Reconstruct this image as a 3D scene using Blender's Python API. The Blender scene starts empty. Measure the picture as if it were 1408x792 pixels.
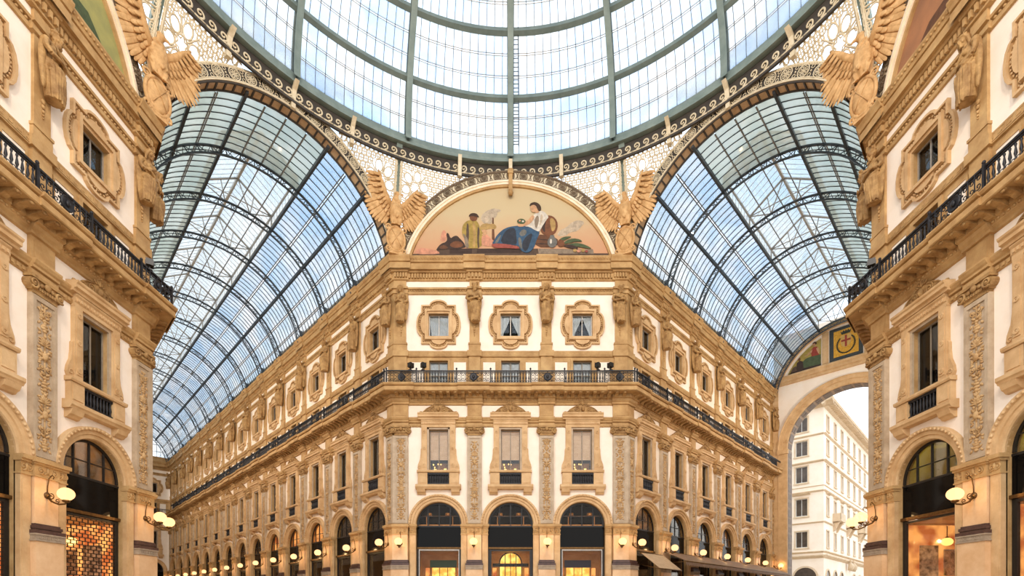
import bpy, math, random
from mathutils import Matrix, Vector
random.seed(7)
scene = bpy.context.scene
COL = scene.collection
PI = math.pi
R = math.radians
S2 = math.sqrt(0.5)

# ---------------------------------------------------------------- camera
CAMY, EYE, FPX = -17.4, 1.65, 680.0
cam_data = bpy.data.cameras.new('camera')
cam = bpy.data.objects.new('camera', cam_data)
COL.objects.link(cam)
cam.location = (0, CAMY, EYE)
cam.rotation_euler = (R(90), 0, 0)
cam_data.sensor_width = 36.0
cam_data.lens = FPX / 1408 * 36.0
cam_data.shift_x = 2 / 1408
cam_data.shift_y = 433 / 1408
cam_data.clip_end = 2000
scene.camera = cam

# ---------------------------------------------------------------- sky
world = bpy.data.worlds.new('sky')
scene.world = world
world.use_nodes = True
wt = world.node_tree
wt.nodes.clear()
def wn(kind, **kw):
    n = wt.nodes.new(kind)
    for k, v in kw.items():
        setattr(n, k, v)
    return n
w_tc = wn('ShaderNodeTexCoord')
w_no = wn('ShaderNodeTexNoise')
w_no.inputs['Scale'].default_value = 2.6
w_no.inputs['Detail'].default_value = 5
w_no.inputs['Roughness'].default_value = 0.6
wt.links.new(w_tc.outputs['Generated'], w_no.inputs['Vector'])
w_rp = wn('ShaderNodeValToRGB')
w_rp.color_ramp.elements[0].position = 0.38
w_rp.color_ramp.elements[0].color = (0.55, 0.79, 1.05, 1)
w_rp.color_ramp.elements[1].position = 0.56
w_rp.color_ramp.elements[1].color = (1.0, 1.0, 1.0, 1)
wt.links.new(w_no.outputs['Fac'], w_rp.inputs['Fac'])
# whitish towards the horizon, as an overcast evening sky is
w_sx = wn('ShaderNodeSeparateXYZ')
wt.links.new(w_tc.outputs['Generated'], w_sx.inputs[0])
w_mr = wn('ShaderNodeMapRange')
w_mr.inputs['From Min'].default_value = 0.05
w_mr.inputs['From Max'].default_value = 0.55
wt.links.new(w_sx.outputs['Z'], w_mr.inputs['Value'])
w_mx = wn('ShaderNodeMix', data_type='RGBA')
w_mx.inputs['A'].default_value = (1.0, 0.97, 0.93, 1)
wt.links.new(w_mr.outputs[0], w_mx.inputs['Factor'])
wt.links.new(w_rp.outputs['Color'], w_mx.inputs['B'])
w_bg = wn('ShaderNodeBackground')
w_bg.inputs['Strength'].default_value = 1.75
wt.links.new(w_mx.outputs['Result'], w_bg.inputs['Color'])
w_out = wn('ShaderNodeOutputWorld')
wt.links.new(w_bg.outputs[0], w_out.inputs[0])

# ---------------------------------------------------------------- exposure
vs = scene.view_settings
vs.view_transform = 'Standard'
vs.look = 'None'
vs.gamma = 1.0
vs.use_curve_mapping = False
vs.exposure = 0.25
try:
    scene.cycles.use_denoising = True
    scene.cycles.max_bounces = 7
    scene.cycles.diffuse_bounces = 4
    scene.cycles.transparent_max_bounces = 20
    scene.cycles.sample_clamp_indirect = 4.0
    scene.cycles.caustics_reflective = False
    scene.cycles.caustics_refractive = False
except Exception:
    pass

# warm fill lights added at the dome ring, above and behind the camera
def fill(loc, target, power, size, col=(1.0, 0.86, 0.72)):
    d = bpy.data.lights.new('fill', 'AREA')
    d.energy = power
    d.size = size
    d.color = col
    o = bpy.data.objects.new('fill_light', d)
    COL.objects.link(o)
    o.location = loc
    o.rotation_euler = (Vector(target) - Vector(loc)).to_track_quat('-Z', 'Y').to_euler()
    return o
FILLS = [
    fill((-6.2, -17.5, 33.2), (-3, 19, 17), 3350, 2.0),
    fill((6.2, -17.5, 33.2), (3, 19, 17), 3350, 2.0),
    # unseen fill lights added in both arcades, aimed across at the flanks in view
    fill((-25.2, 16.6, 19.5), (-17.5, 28.5, 18), 850, 1.2),
    fill((-34.2, 25.6, 19.5), (-27.0, 38.0, 18), 850, 1.2),
    fill((-44.2, 35.6, 19.5), (-37.0, 48.0, 18), 850, 1.2),
    fill((-55.2, 46.6, 19.5), (-48.0, 59.0, 18), 850, 1.2),
    fill((25.2, 16.6, 19.5), (17.5, 28.5, 18), 850, 1.2),
    fill((34.2, 25.6, 19.5), (28.0, 38.0, 19), 950, 1.2),
]

# ---------------------------------------------------------------- materials
def lin(c):
    return tuple(((x / 255) / 12.92 if x <= 10 else ((x / 255 + 0.055) / 1.055) ** 2.4) for x in c)
MATS = {}
def mat(name, c1, c2=None, rough=0.6, scale=1.5, bump=0.0, bscale=20.0, metal=0.0, spec=0.4, dirt=0.0, coat=0.0):
    m = bpy.data.materials.new(name)
    m.use_nodes = True
    t = m.node_tree
    b = t.nodes['Principled BSDF']
    b.inputs['Roughness'].default_value = rough
    b.inputs['Metallic'].default_value = metal
    b.inputs['Specular IOR Level'].default_value = spec
    b.inputs['Coat Weight'].default_value = coat
    a = (*lin(c1), 1)
    if c2 is None and not bump:
        b.inputs['Base Color'].default_value = a
    else:
        g = t.nodes.new('ShaderNodeNewGeometry')
        n = t.nodes.new('ShaderNodeTexNoise')
        n.inputs['Scale'].default_value = scale
        n.inputs['Detail'].default_value = 6
        n.inputs['Roughness'].default_value = 0.65
        t.links.new(g.outputs['Position'], n.inputs['Vector'])
        rp = t.nodes.new('ShaderNodeValToRGB')
        rp.color_ramp.elements[0].position = 0.35
        rp.color_ramp.elements[1].position = 0.68
        rp.color_ramp.elements[0].color = (*lin(c2 or c1), 1)
        rp.color_ramp.elements[1].color = a
        t.links.new(n.outputs['Fac'], rp.inputs['Fac'])
        t.links.new(rp.outputs['Color'], b.inputs['Base Color'])
        if bump:
            n2 = t.nodes.new('ShaderNodeTexNoise')
            n2.inputs['Scale'].default_value = bscale
            n2.inputs['Detail'].default_value = 4
            t.links.new(g.outputs['Position'], n2.inputs['Vector'])
            bp = t.nodes.new('ShaderNodeBump')
            bp.inputs['Strength'].default_value = bump
            bp.inputs['Distance'].default_value = 0.05
            t.links.new(n2.outputs['Fac'], bp.inputs['Height'])
            t.links.new(bp.outputs['Normal'], b.inputs['Normal'])
    MATS[name] = m
    return m
def emit(name, c, s, c2=None, scale=3.0):
    m = bpy.data.materials.new(name)
    m.use_nodes = True
    t = m.node_tree
    t.nodes.clear()
    e = t.nodes.new('ShaderNodeEmission')
    e.inputs['Color'].default_value = (*lin(c), 1)
    e.inputs['Strength'].default_value = s
    if c2:
        g = t.nodes.new('ShaderNodeNewGeometry')
        n = t.nodes.new('ShaderNodeTexNoise')
        n.inputs['Scale'].default_value = scale
        t.links.new(g.outputs['Position'], n.inputs['Vector'])
        rp = t.nodes.new('ShaderNodeValToRGB')
        rp.color_ramp.elements[0].position = 0.42
        rp.color_ramp.elements[1].position = 0.6
        rp.color_ramp.elements[0].color = (*lin(c2), 1)
        rp.color_ramp.elements[1].color = (*lin(c), 1)
        t.links.new(n.outputs['Fac'], rp.inputs['Fac'])
        t.links.new(rp.outputs['Color'], e.inputs['Color'])
    o = t.nodes.new('ShaderNodeOutputMaterial')
    t.links.new(e.outputs[0], o.inputs[0])
    MATS[name] = m
    return m
def globe_mat(name, c, s):
    m = emit(name, c, s)
    t = m.node_tree
    tr = t.nodes.new('ShaderNodeBsdfTransparent')
    mx = t.nodes.new('ShaderNodeMixShader')
    mx.inputs[0].default_value = 0.6
    e = [n for n in t.nodes if n.type == 'EMISSION'][0]
    o = [n for n in t.nodes if n.type == 'OUTPUT_MATERIAL'][0]
    t.links.new(tr.outputs[0], mx.inputs[1])
    t.links.new(e.outputs[0], mx.inputs[2])
    t.links.new(mx.outputs[0], o.inputs[0])
    return m
def glass(name, tint, gloss, frost=0.0, frost_c=(235, 240, 245), vary=None, rough=0.03):
    """thin sheet glass: tinted transmission, a fresnel share of mirror, a share of milky scatter (dust on the panes)"""
    m = bpy.data.materials.new(name)
    m.use_nodes = True
    t = m.node_tree
    t.nodes.clear()
    tr = t.nodes.new('ShaderNodeBsdfTransparent')
    tr.inputs[0].default_value = (*lin(tint), 1)
    if vary:
        g = t.nodes.new('ShaderNodeNewGeometry')
        n = t.nodes.new('ShaderNodeTexNoise')
        n.inputs['Scale'].default_value = 0.35
        n.inputs['Detail'].default_value = 4
        t.links.new(g.outputs['Position'], n.inputs['Vector'])
        rp = t.nodes.new('ShaderNodeValToRGB')
        rp.color_ramp.elements[0].position = 0.4
        rp.color_ramp.elements[1].position = 0.6
        rp.color_ramp.elements[0].color = (*lin(vary), 1)
        rp.color_ramp.elements[1].color = (*lin(tint), 1)
        t.links.new(n.outputs['Fac'], rp.inputs['Fac'])
        t.links.new(rp.outputs['Color'], tr.inputs[0])
    gl = t.nodes.new('ShaderNodeBsdfGlossy')
    gl.inputs['Roughness'].default_value = rough
    lw = t.nodes.new('ShaderNodeFresnel')
    lw.inputs['IOR'].default_value = 1.45
    mp = t.nodes.new('ShaderNodeMath')
    mp.operation = 'MULTIPLY'
    mp.inputs[1].default_value = gloss
    t.links.new(lw.outputs[0], mp.inputs[0])
    base = tr
    if frost:
        tl = t.nodes.new('ShaderNodeBsdfTranslucent')
        tl.inputs[0].default_value = (*lin(frost_c), 1)
        m0 = t.nodes.new('ShaderNodeMixShader')
        m0.inputs[0].default_value = frost
        t.links.new(tr.outputs[0], m0.inputs[1])
        t.links.new(tl.outputs[0], m0.inputs[2])
        base = m0
    mx = t.nodes.new('ShaderNodeMixShader')
    t.links.new(mp.outputs[0], mx.inputs[0])
    t.links.new(base.outputs[0], mx.inputs[1])
    t.links.new(gl.outputs[0], mx.inputs[2])
    o = t.nodes.new('ShaderNodeOutputMaterial')
    t.links.new(mx.outputs[0], o.inputs[0])
    MATS[name] = m
    return m

PLASTER = mat('plaster', (251, 241, 228), (242, 227, 209), 0.8, 0.5, 0.08, 6)
STONE = mat('ochre stone', (202, 166, 114), (168, 130, 82), 0.7, 1.1, 0.25, 14)
RELIEF = mat('carved relief stone', (208, 174, 126), (172, 134, 88), 0.7, 2.6, 0.3, 22)
STONE_D = mat('carved ochre stone', (192, 154, 100), (138, 102, 60), 0.7, 2.6, 0.35, 22)
STONE_P = mat('pale stone', (218, 184, 138), (192, 154, 108), 0.65, 1.2, 0.15, 16)
MARBLE = mat('grey framed marble', (196, 176, 150), (170, 148, 122), 0.5, 2.0, 0.1, 18)
MARBLE_W = mat('rosy marble', (236, 200, 158), (216, 172, 126), 0.35, 0.9, 0.08, 10)
PLINTH = mat('dark brown marble', (98, 72, 64), (70, 50, 46), 0.3, 3.0)
GREYST = mat('grey fret stone', (176, 158, 136), (150, 132, 112), 0.6, 3.0, 0.2, 25)
IRON = mat('black wrought iron', (30, 30, 34), (44, 42, 44), 0.45, 8.0, metal=0.3)
IRON_G = mat('grey green painted iron', (138, 152, 146), (114, 130, 126), 0.5, 1.0, metal=0.1)
IRON_V = mat('slate painted iron', (78, 88, 96), (58, 66, 74), 0.5, 1.2, metal=0.15)
IRON_L = mat('pale painted lantern iron', (140, 142, 140), (116, 118, 118), 0.5, 1.2)
LANT = mat('pale lantern iron', (196, 192, 184), (170, 166, 158), 0.5, 1.2)
CREAM = mat('cream painted cast iron', (230, 218, 192), (208, 192, 160), 0.55, 3.0)
BROWNB = mat('brown grey tracery', (132, 112, 90), (108, 92, 74), 0.6, 2.0)
DARKB = mat('dark backing', (58, 54, 52), (76, 70, 64), 0.6, 2.0)
SOFFIT = mat('brown soffit', (214, 188, 154), (182, 150, 114), 0.6, 1.6)
WHITE_T = mat('white arch moulding', (246, 232, 208), (234, 214, 184), 0.6, 1.0)
BLACK = mat('black gloss panel', (12, 11, 11), None, 0.06, spec=0.12)
BLACK_M = mat('black shop metal', (26, 24, 23), (36, 33, 31), 0.35, 4.0)
BRONZE = mat('bronze bracket', (120, 88, 48), (88, 62, 34), 0.4, 6.0, metal=0.7)
AMBER = mat('brass shop rail', (214, 150, 84), (180, 120, 60), 0.35, 5.0, metal=0.4)
STEEL = mat('brushed steel frame', (190, 182, 172), (165, 158, 150), 0.35, 6.0, metal=0.5)
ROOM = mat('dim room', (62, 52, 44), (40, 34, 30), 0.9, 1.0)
WOODF = mat('grey painted window frame', (150, 138, 122), (130, 118, 102), 0.5, 5.0)
CURTAIN = mat('white curtain', (236, 236, 232), (214, 216, 216), 0.9, 5.0, 0.2, 9)
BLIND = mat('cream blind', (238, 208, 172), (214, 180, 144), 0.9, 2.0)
BLIND.node_tree.nodes['Principled BSDF'].inputs['Emission Color'].default_value = (*lin((226, 168, 116)), 1)   # glow put into the slats, standing in for room light behind
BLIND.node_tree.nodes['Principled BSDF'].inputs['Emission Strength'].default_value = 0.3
AWN = mat('beige canvas awning', (190, 164, 132), (170, 144, 112), 0.85, 3.0, 0.1, 30)
AWN_D = mat('brown awning', (134, 108, 84), (112, 88, 68), 0.7, 3.0)
PAVE = mat('patterned paving', (200, 180, 156), (168, 146, 122), 0.4, 0.6)
BSTONE = mat('white rendered facade', (252, 243, 230), (244, 230, 212), 0.8, 0.4)
BTRIM = mat('facade trim', (226, 206, 178), (208, 186, 156), 0.8, 1.0)
BGLASS = mat('facade window glass', (66, 58, 52), (96, 84, 74), 0.15, 1.0)
GLOBE = globe_mat('frosted lit globe', (255, 194, 128), 2.3)
LIT = emit('lit shop interior', (255, 172, 92), 1.3, (180, 88, 42), 1.1)  # interior surfaces glow themselves, standing in for light inside the rooms
LIT_Y = emit('lit yellow interior', (255, 210, 110), 1.8, (226, 150, 60), 1.8)
LIT_D = emit('dim lit interior', (196, 128, 70), 0.42, (84, 54, 34), 0.9)
LIT_O = emit('olive lit interior', (168, 146, 44), 0.55, (110, 92, 30), 0.8)
LAMPY = emit('small warm lamp', (255, 200, 110), 2.6)
WGLASS = glass('window glass', (240, 242, 243), 1.3, rough=0.02)
SGLASS = glass('shop glass', (244, 241, 236), 0.3)
VG_BLUE = glass('blue vault glass', (248, 250, 252), 0.6, 0.1, (246, 248, 250), vary=(228, 240, 250))
VG_GREY = glass('dusty vault glass', (236, 239, 234), 0.6, 0.3, (248, 242, 226), vary=(212, 220, 214))
VG_CLEAR = glass('clear lantern glass', (248, 248, 246), 0.5, 0.12)
DG = glass('dome glass', (246, 248, 250), 0.5, 0.22, (250, 248, 244), vary=(228, 238, 250))

# ---------------------------------------------------------------- mesh builder
class MB:
    def __init__(s):
        s.v, s.f, s.m, s.sm = [], [], [], []
    def add(s, vs, fs, m=0, smooth=False):
        b = len(s.v)
        s.v.extend(vs)
        for f in fs:
            s.f.append(tuple(i + b for i in f))
            s.m.append(m)
            s.sm.append(smooth)
    def quad(s, a, b, c, d, m=0):
        s.add([a, b, c, d], [(0, 1, 2, 3)], m)
    def box(s, x0, x1, y0, y1, z0, z1, m=0, m0=0.0, m1=0.0):
        vs = []
        for z in (z0, z1):
            vs += [(x0 + m0 * y0, y0, z), (x1 + m1 * y0, y0, z), (x1 + m1 * y1, y1, z), (x0 + m0 * y1, y1, z)]
        s.add(vs, [(0, 3, 2, 1), (4, 5, 6, 7), (0, 1, 5, 4), (1, 2, 6, 5), (2, 3, 7, 6), (3, 0, 4, 7)], m)
    def mold(s, prof, x0, x1, m=0, m0=0.0, m1=0.0):
        n = len(prof)
        vs = [(x0 + m0 * y, y, z) for y, z in prof] + [(x1 + m1 * y, y, z) for y, z in prof]
        fs = [(i, i + 1, n + i + 1, n + i) for i in range(n - 1)]
        fs += [tuple(range(n)), tuple(range(2 * n - 1, n - 1, -1))]
        s.add(vs, fs, m)
    def arc(s, prof, cx, cz, a0, a1, n, m=0, sx=1.0, smooth=False):
        """profile of (radius, y) swept round an arch in the xz plane"""
        k = len(prof)
        vs = []
        for i in range(n + 1):
            a = a0 + (a1 - a0) * i / n
            for r, y in prof:
                vs.append((cx + sx * r * math.cos(a), y, cz + r * math.sin(a)))
        fs = []
        for i in range(n):
            for j in range(k - 1):
                fs.append((i * k + j, (i + 1) * k + j, (i + 1) * k + j + 1, i * k + j + 1))
        fs += [tuple(range(k)), tuple(n * k + j for j in range(k))]
        s.add(vs, fs, m, smooth)
    def tube(s, pts, r, n=6, m=0, smooth=True, closed=False, flat=1.0, caps=True):
        pts = [Vector(p) for p in pts]
        k = len(pts)
        if k < 2:
            return
        rr = r if isinstance(r, (list, tuple)) else [r] * k
        vs = []
        ref = None
        for i, p in enumerate(pts):
            a = pts[(i - 1) % k] if (closed or i) else p
            b = pts[(i + 1) % k] if (closed or i < k - 1) else p
            t = (b - a)
            t = t.normalized() if t.length > 1e-9 else Vector((0, 0, 1))
            if ref is None:
                ref = Vector((0, 1, 0)) if abs(t.y) < 0.9 else Vector((1, 0, 0))
            u = t.cross(ref)
            if u.length < 1e-6:
                u = t.cross(Vector((1, 0.3, 0.2)))
            u.normalize()
            w = u.cross(t)
            ref = w
            for j in range(n):
                c = 2 * PI * j / n + (PI / 4 if n == 4 else 0)
                vs.append(tuple(p + (u * math.cos(c) + w * math.sin(c) * flat) * rr[i]))
        fs = []
        for i in range(k if closed else k - 1):
            i2 = (i + 1) % k
            for j in range(n):
                j2 = (j + 1) % n
                fs.append((i * n + j, i * n + j2, i2 * n + j2, i2 * n + j))
        if not closed and caps:
            fs += [tuple(range(n - 1, -1, -1)), tuple((k - 1) * n + j for j in range(n))]
        s.add(vs, fs, m, smooth)
    def ell(s, c, r, nu=10, nv=7, m=0, M=None):
        vs = [(0, 0, -1)]
        for i in range(1, nv):
            a = -PI / 2 + PI * i / nv
            for j in range(nu):
                b = 2 * PI * j / nu
                vs.append((math.cos(a) * math.cos(b), math.cos(a) * math.sin(b), math.sin(a)))
        vs.append((0, 0, 1))
        fs = [(0, 1 + (j + 1) % nu, 1 + j) for j in range(nu)]
        for i in range(nv - 2):
            for j in range(nu):
                a, b = 1 + i * nu + j, 1 + i * nu + (j + 1) % nu
                fs.append((a, b, b + nu, a + nu))
        t = 1 + (nv - 2) * nu
        fs += [(t + j, t + (j + 1) % nu, len(vs) - 1) for j in range(nu)]
        out = []
        for v in vs:
            w = Vector((v[0] * r[0], v[1] * r[1], v[2] * r[2]))
            if M is not None:
                w = M @ w
            out.append((w.x + c[0], w.y + c[1], w.z + c[2]))
        s.add(out, fs, m, True)
    def lathe(s, prof, c, n=10, m=0, smooth=True):
        k = len(prof)
        vs = []
        for j in range(n):
            a = 2 * PI * j / n
            for r, z in prof:
                vs.append((c[0] + r * math.cos(a), c[1] + r * math.sin(a), c[2] + z))
        fs = []
        for j in range(n):
            j2 = (j + 1) % n
            for i in range(k - 1):
                fs.append((j * k + i, j2 * k + i, j2 * k + i + 1, j * k + i + 1))
        s.add(vs, fs, m, smooth)
    def prism(s, poly, y0, y1, m=0):
        """closed outline in xz, from y0 (back) to y1 (front)"""
        n = len(poly)
        vs = [(x, y0, z) for x, z in poly] + [(x, y1, z) for x, z in poly]
        fs = [tuple(range(n)), tuple(range(2 * n - 1, n - 1, -1))]
        fs += [(i, (i + 1) % n, n + (i + 1) % n, n + i) for i in range(n)]
        s.add(vs, fs, m)
    def xform(s, M):
        s.v = [tuple(M @ Vector(v)) for v in s.v]
        return s
    def merge(s, o, M=None):
        vs = o.v if M is None else [tuple(M @ Vector(v)) for v in o.v]
        b = len(s.v)
        s.v.extend(vs)
        s.f.extend(tuple(i + b for i in f) for f in o.f)
        s.m.extend(o.m)
        s.sm.extend(o.sm)
    def mesh(s, name, mats):
        me = bpy.data.meshes.new(name)
        me.from_pydata(s.v, [], s.f)
        for mm in (mats if isinstance(mats, (list, tuple)) else [mats]):
            me.materials.append(mm)
        me.polygons.foreach_set('material_index', s.m)
        me.polygons.foreach_set('use_smooth', s.sm)
        me.update()
        return me

def spiral(cx, cz, y, r0, turns, start=0.0, sgn=1, n=18, grow=1.0):
    """points of a scroll in the xz plane, from the eye outwards"""
    out = []
    for i in range(n + 1):
        t = i / n
        a = start + sgn * turns * 2 * PI * t
        r = r0 * (0.12 + 0.88 * t ** grow)
        out.append((cx + r * math.cos(a), y, cz + r * math.sin(a)))
    return out

def obj(name, me, parent=None, M=None, **props):
    o = bpy.data.objects.new(name, me)
    COL.objects.link(o)
    if parent is not None:
        o.parent = parent
    if M is not None:
        o.matrix_basis = M
    for k, v in props.items():
        o[k] = v
    return o
def empty(name, M=None, **props):
    return obj(name, None, None, M, **props)
def T(x=0, y=0, z=0):
    return Matrix.Translation((x, y, z))
def RZ(a):
    return Matrix.Rotation(a, 4, 'Z')
def RY(a):
    return Matrix.Rotation(a, 4, 'Y')
def frame(px, py, u, n, pz=0.0):
    return Matrix(((u[0], n[0], 0, px), (u[1], n[1], 0, py), (0, 0, 1, pz), (0, 0, 0, 1)))
def remesh(mb, name, m, voxel=0.03, smooth=3, ratio=None):
    """fuse overlapping forms into one continuous carved surface"""
    me = mb.mesh(name + '_raw', [m])
    o = bpy.data.objects.new(name + '_raw', me)
    COL.objects.link(o)
    md = o.modifiers.new('r', 'REMESH')
    md.mode = 'VOXEL'
    md.voxel_size = voxel
    md.use_smooth_shade = True
    if smooth:
        s = o.modifiers.new('s', 'SMOOTH')
        s.iterations = smooth
        s.factor = 0.5
    if ratio:
        d = o.modifiers.new('d', 'DECIMATE')
        d.ratio = ratio
    dg = bpy.context.evaluated_depsgraph_get()
    out = bpy.data.meshes.new_from_object(o.evaluated_get(dg))
    out.name = name
    if not out.materials:
        out.materials.append(m)
    bpy.data.objects.remove(o)
    bpy.data.meshes.remove(me)
    return out
def project(p):
    d = p[1] - CAMY
    if d < 0.5:
        return None
    return (702 + FPX * p[0] / d, 829 - FPX * (p[2] - EYE) / d)
ORD = 'first second third fourth fifth sixth seventh eighth ninth tenth eleventh twelfth thirteenth fourteenth fifteenth'.split()
# ---------------------------------------------------------------- facade measures (metres; x along the wall, y out of it, z up)
P = 5.3
HX = P / 2
FOLD = 8.535
APO = 19.1
MIT = math.tan(R(22.5))
F_MID = frame(0, APO, (-1, 0), (0, -1))
F_LEFT = frame(-APO, 0, (0, -1), (1, 0))
F_RIGHT = frame(APO, 0, (0, 1), (-1, 0))
F_LA = frame(-FOLD, APO, (-S2, S2), (-S2, -S2))
F_RA = frame(FOLD, APO, (-S2, -S2), (S2, -S2))
ZSPR = 7.42          # springing of the arches
RIN, ROUT = 1.66, 2.2
WIN = (-0.71, 0.71, 11.37, 14.43)
STRIP = (-0.69, 0.69, 17.45, 19.5)
ATT = (-0.74, 0.74, 21.3, 22.96)

PROF_STRING = [(0, 14.6), (.08, 14.63), (.08, 14.84), (.03, 14.86), (.03, 14.9), (.14, 14.92), (.14, 15.02), (.2, 15.08), (.26, 15.2), (.26, 15.27), (0, 15.3)]
PROF_BED = [(0, 16.2), (.1, 16.24), (.1, 16.36), (.2, 16.46), (.24, 16.6), (.36, 16.64), (.36, 16.85), (0, 16.85)]
PROF_SLAB = [(.3, 16.86), (1.06, 16.86), (1.1, 16.9), (1.1, 17.14), (1.02, 17.16), (1.02, 17.21), (1.14, 17.23), (1.2, 17.32), (1.2, 17.38), (0.0, 17.38)]
PROF_FRET = [(0, 19.76), (.1, 19.78), (.1, 20.2), (0, 20.22)]
PROF_BEAD = [(0, 24.36), (.1, 24.38), (.12, 24.54), (.05, 24.56), (.05, 24.68), (.18, 24.7), (.2, 24.82), (0, 24.84)]
PROF_CORN = [(0, 25.35), (.1, 25.38), (.1, 25.84), (.26, 25.88), (.3, 25.98), (.49, 25.97), (.49, 26.36), (.4, 26.38), (.4, 26.46), (.5, 26.48), (.55, 26.62), (.64, 26.76), (.64, 26.86), (0, 26.88)]

def shift(prof, dy, s=1.0):
    return [(y * s + dy if y > 0 else y, z) for y, z in prof]

def grid(mb, xs, zs, holes, matf, y=0.0):
    for i in range(len(xs) - 1):
        for j in range(len(zs) - 1):
            cx, cz = (xs[i] + xs[i + 1]) / 2, (zs[j] + zs[j + 1]) / 2
            if any(h[0] < cx < h[1] and h[2] < cz < h[3] for h in holes):
                continue
            mb.quad((xs[i], y, zs[j]), (xs[i + 1], y, zs[j]), (xs[i + 1], y, zs[j + 1]), (xs[i], y, zs[j + 1]), matf(cz))
def reveal(mb, h, d, m):
    x0, x1, z0, z1 = h
    mb.quad((x0, 0, z0), (x0, 0, z1), (x0, -d, z1), (x0, -d, z0), m)
    mb.quad((x1, 0, z0), (x1, 0, z1), (x1, -d, z1), (x1, -d, z0), m)
    mb.quad((x0, 0, z0), (x1, 0, z0), (x1, -d, z0), (x0, -d, z0), m)
    mb.quad((x0, 0, z1), (x1, 0, z1), (x1, -d, z1), (x0, -d, z1), m)

def t_wall_panel():
    mb = MB()
    f = lambda z: 1 if (z < ZSPR or 17.3 < z < 20.2) else 0
    zt = 9.5
    for s in (-1, 1):
        mb.quad((s * HX, 0, 0), (s * RIN, 0, 0), (s * RIN, 0, ZSPR), (s * HX, 0, ZSPR), 1)
        mb.quad((s * HX, 0, ZSPR), (s * RIN, 0, ZSPR), (s * RIN, 0, zt), (s * HX, 0, zt), 0)
        mb.quad((s * RIN, 0, 0), (s * RIN, -.5, 0), (s * RIN, -.5, ZSPR), (s * RIN, 0, ZSPR), 1)
    n = 20
    for i in range(n):
        a, b = PI * i / n, PI * (i + 1) / n
        p = (RIN * math.cos(a), ZSPR + RIN * math.sin(a)); q = (RIN * math.cos(b), ZSPR + RIN * math.sin(b))
        mb.quad((p[0], 0, p[1]), (q[0], 0, q[1]), (q[0], 0, zt), (p[0], 0, zt), 0)
        mb.quad((p[0], 0, p[1]), (q[0], 0, q[1]), (q[0], -.5, q[1]), (p[0], -.5, p[1]), 1)
    holes = [WIN, STRIP, ATT]
    xs = sorted({-HX, HX, *(h[0] for h in holes), *(h[1] for h in holes)})
    zs = sorted({zt, 26.9, 17.3, 20.2, *(h[2] for h in holes), *(h[3] for h in holes)})
    grid(mb, xs, zs, holes, f)
    for h in holes:
        reveal(mb, h, .45, 1)
    # framed plaster fields either side of the low windows behind the railing
    for s in (-1, 1):
        a, b = sorted((s * 1.12, s * 2.02))
        mb.box(a, b, 0, .03, 17.7, 19.4, 0)
        for q in ((a - .08, a, 17.6, 19.5), (b, b + .08, 17.6, 19.5), (a, b, 19.4, 19.5)):
            mb.box(q[0], q[1], 0, .06, q[2], q[3], 1)
    for q in ((-.87, -.69, 17.4, 19.68), (.69, .87, 17.4, 19.68), (-.69, .69, 19.5, 19.68)):
        mb.box(q[0], q[1], 0, .08, q[2], q[3], 1)
    return mb.mesh('wall_panel', [PLASTER, STONE])

def t_corner_wall(x0, x1, m0=0, m1=0):
    mb = MB()
    for z0, z1, m in ((0, ZSPR, 1), (ZSPR, 17.3, 0), (17.3, 20.2, 1), (20.2, 26.9, 0)):
        mb.box(x0, x1, -.3, 0, z0, z1, m, m0, m1)
    return mb.mesh('wall_panel', [PLASTER, STONE])

def dentils(mb, x0, x1, y0, y1, z0, z1, step, w, m=0):
    n = max(1, round((x1 - x0) / step))
    st = (x1 - x0) / n
    for i in range(n):
        c = x0 + st * (i + .5)
        mb.box(c - w / 2, c + w / 2, y0, y1, z0, z1, m)
def beads(mb, x0, x1, y, z, step, r, m=0):
    n = max(1, round((x1 - x0) / step))
    st = (x1 - x0) / n
    for i in range(n):
        mb.ell((x0 + st * (i + .5), y, z), r, 6, 4, m)

def leaf_bracket(mb, x, y0, y1, z, w, m=0):
    """modillion: a small scrolled bracket under a slab, thick at the wall"""
    pts = [(y0, z - .26), (y0 + .12, z - .27), (y0 + .3, z - .16), (y1 - .14, z - .12), (y1, z - .08), (y1 + .02, z)]
    n = len(pts)
    vs = [(x - w / 2, y, zz) for y, zz in pts] + [(x - w / 2, y0, z)] + [(x + w / 2, y, zz) for y, zz in pts] + [(x + w / 2, y0, z)]
    k = n + 1
    mb.add(vs, [tuple(range(k)), tuple(range(2 * k - 1, k - 1, -1))] + [(i, (i + 1) % k, k + (i + 1) % k, k + i) for i in range(k)], m)

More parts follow.
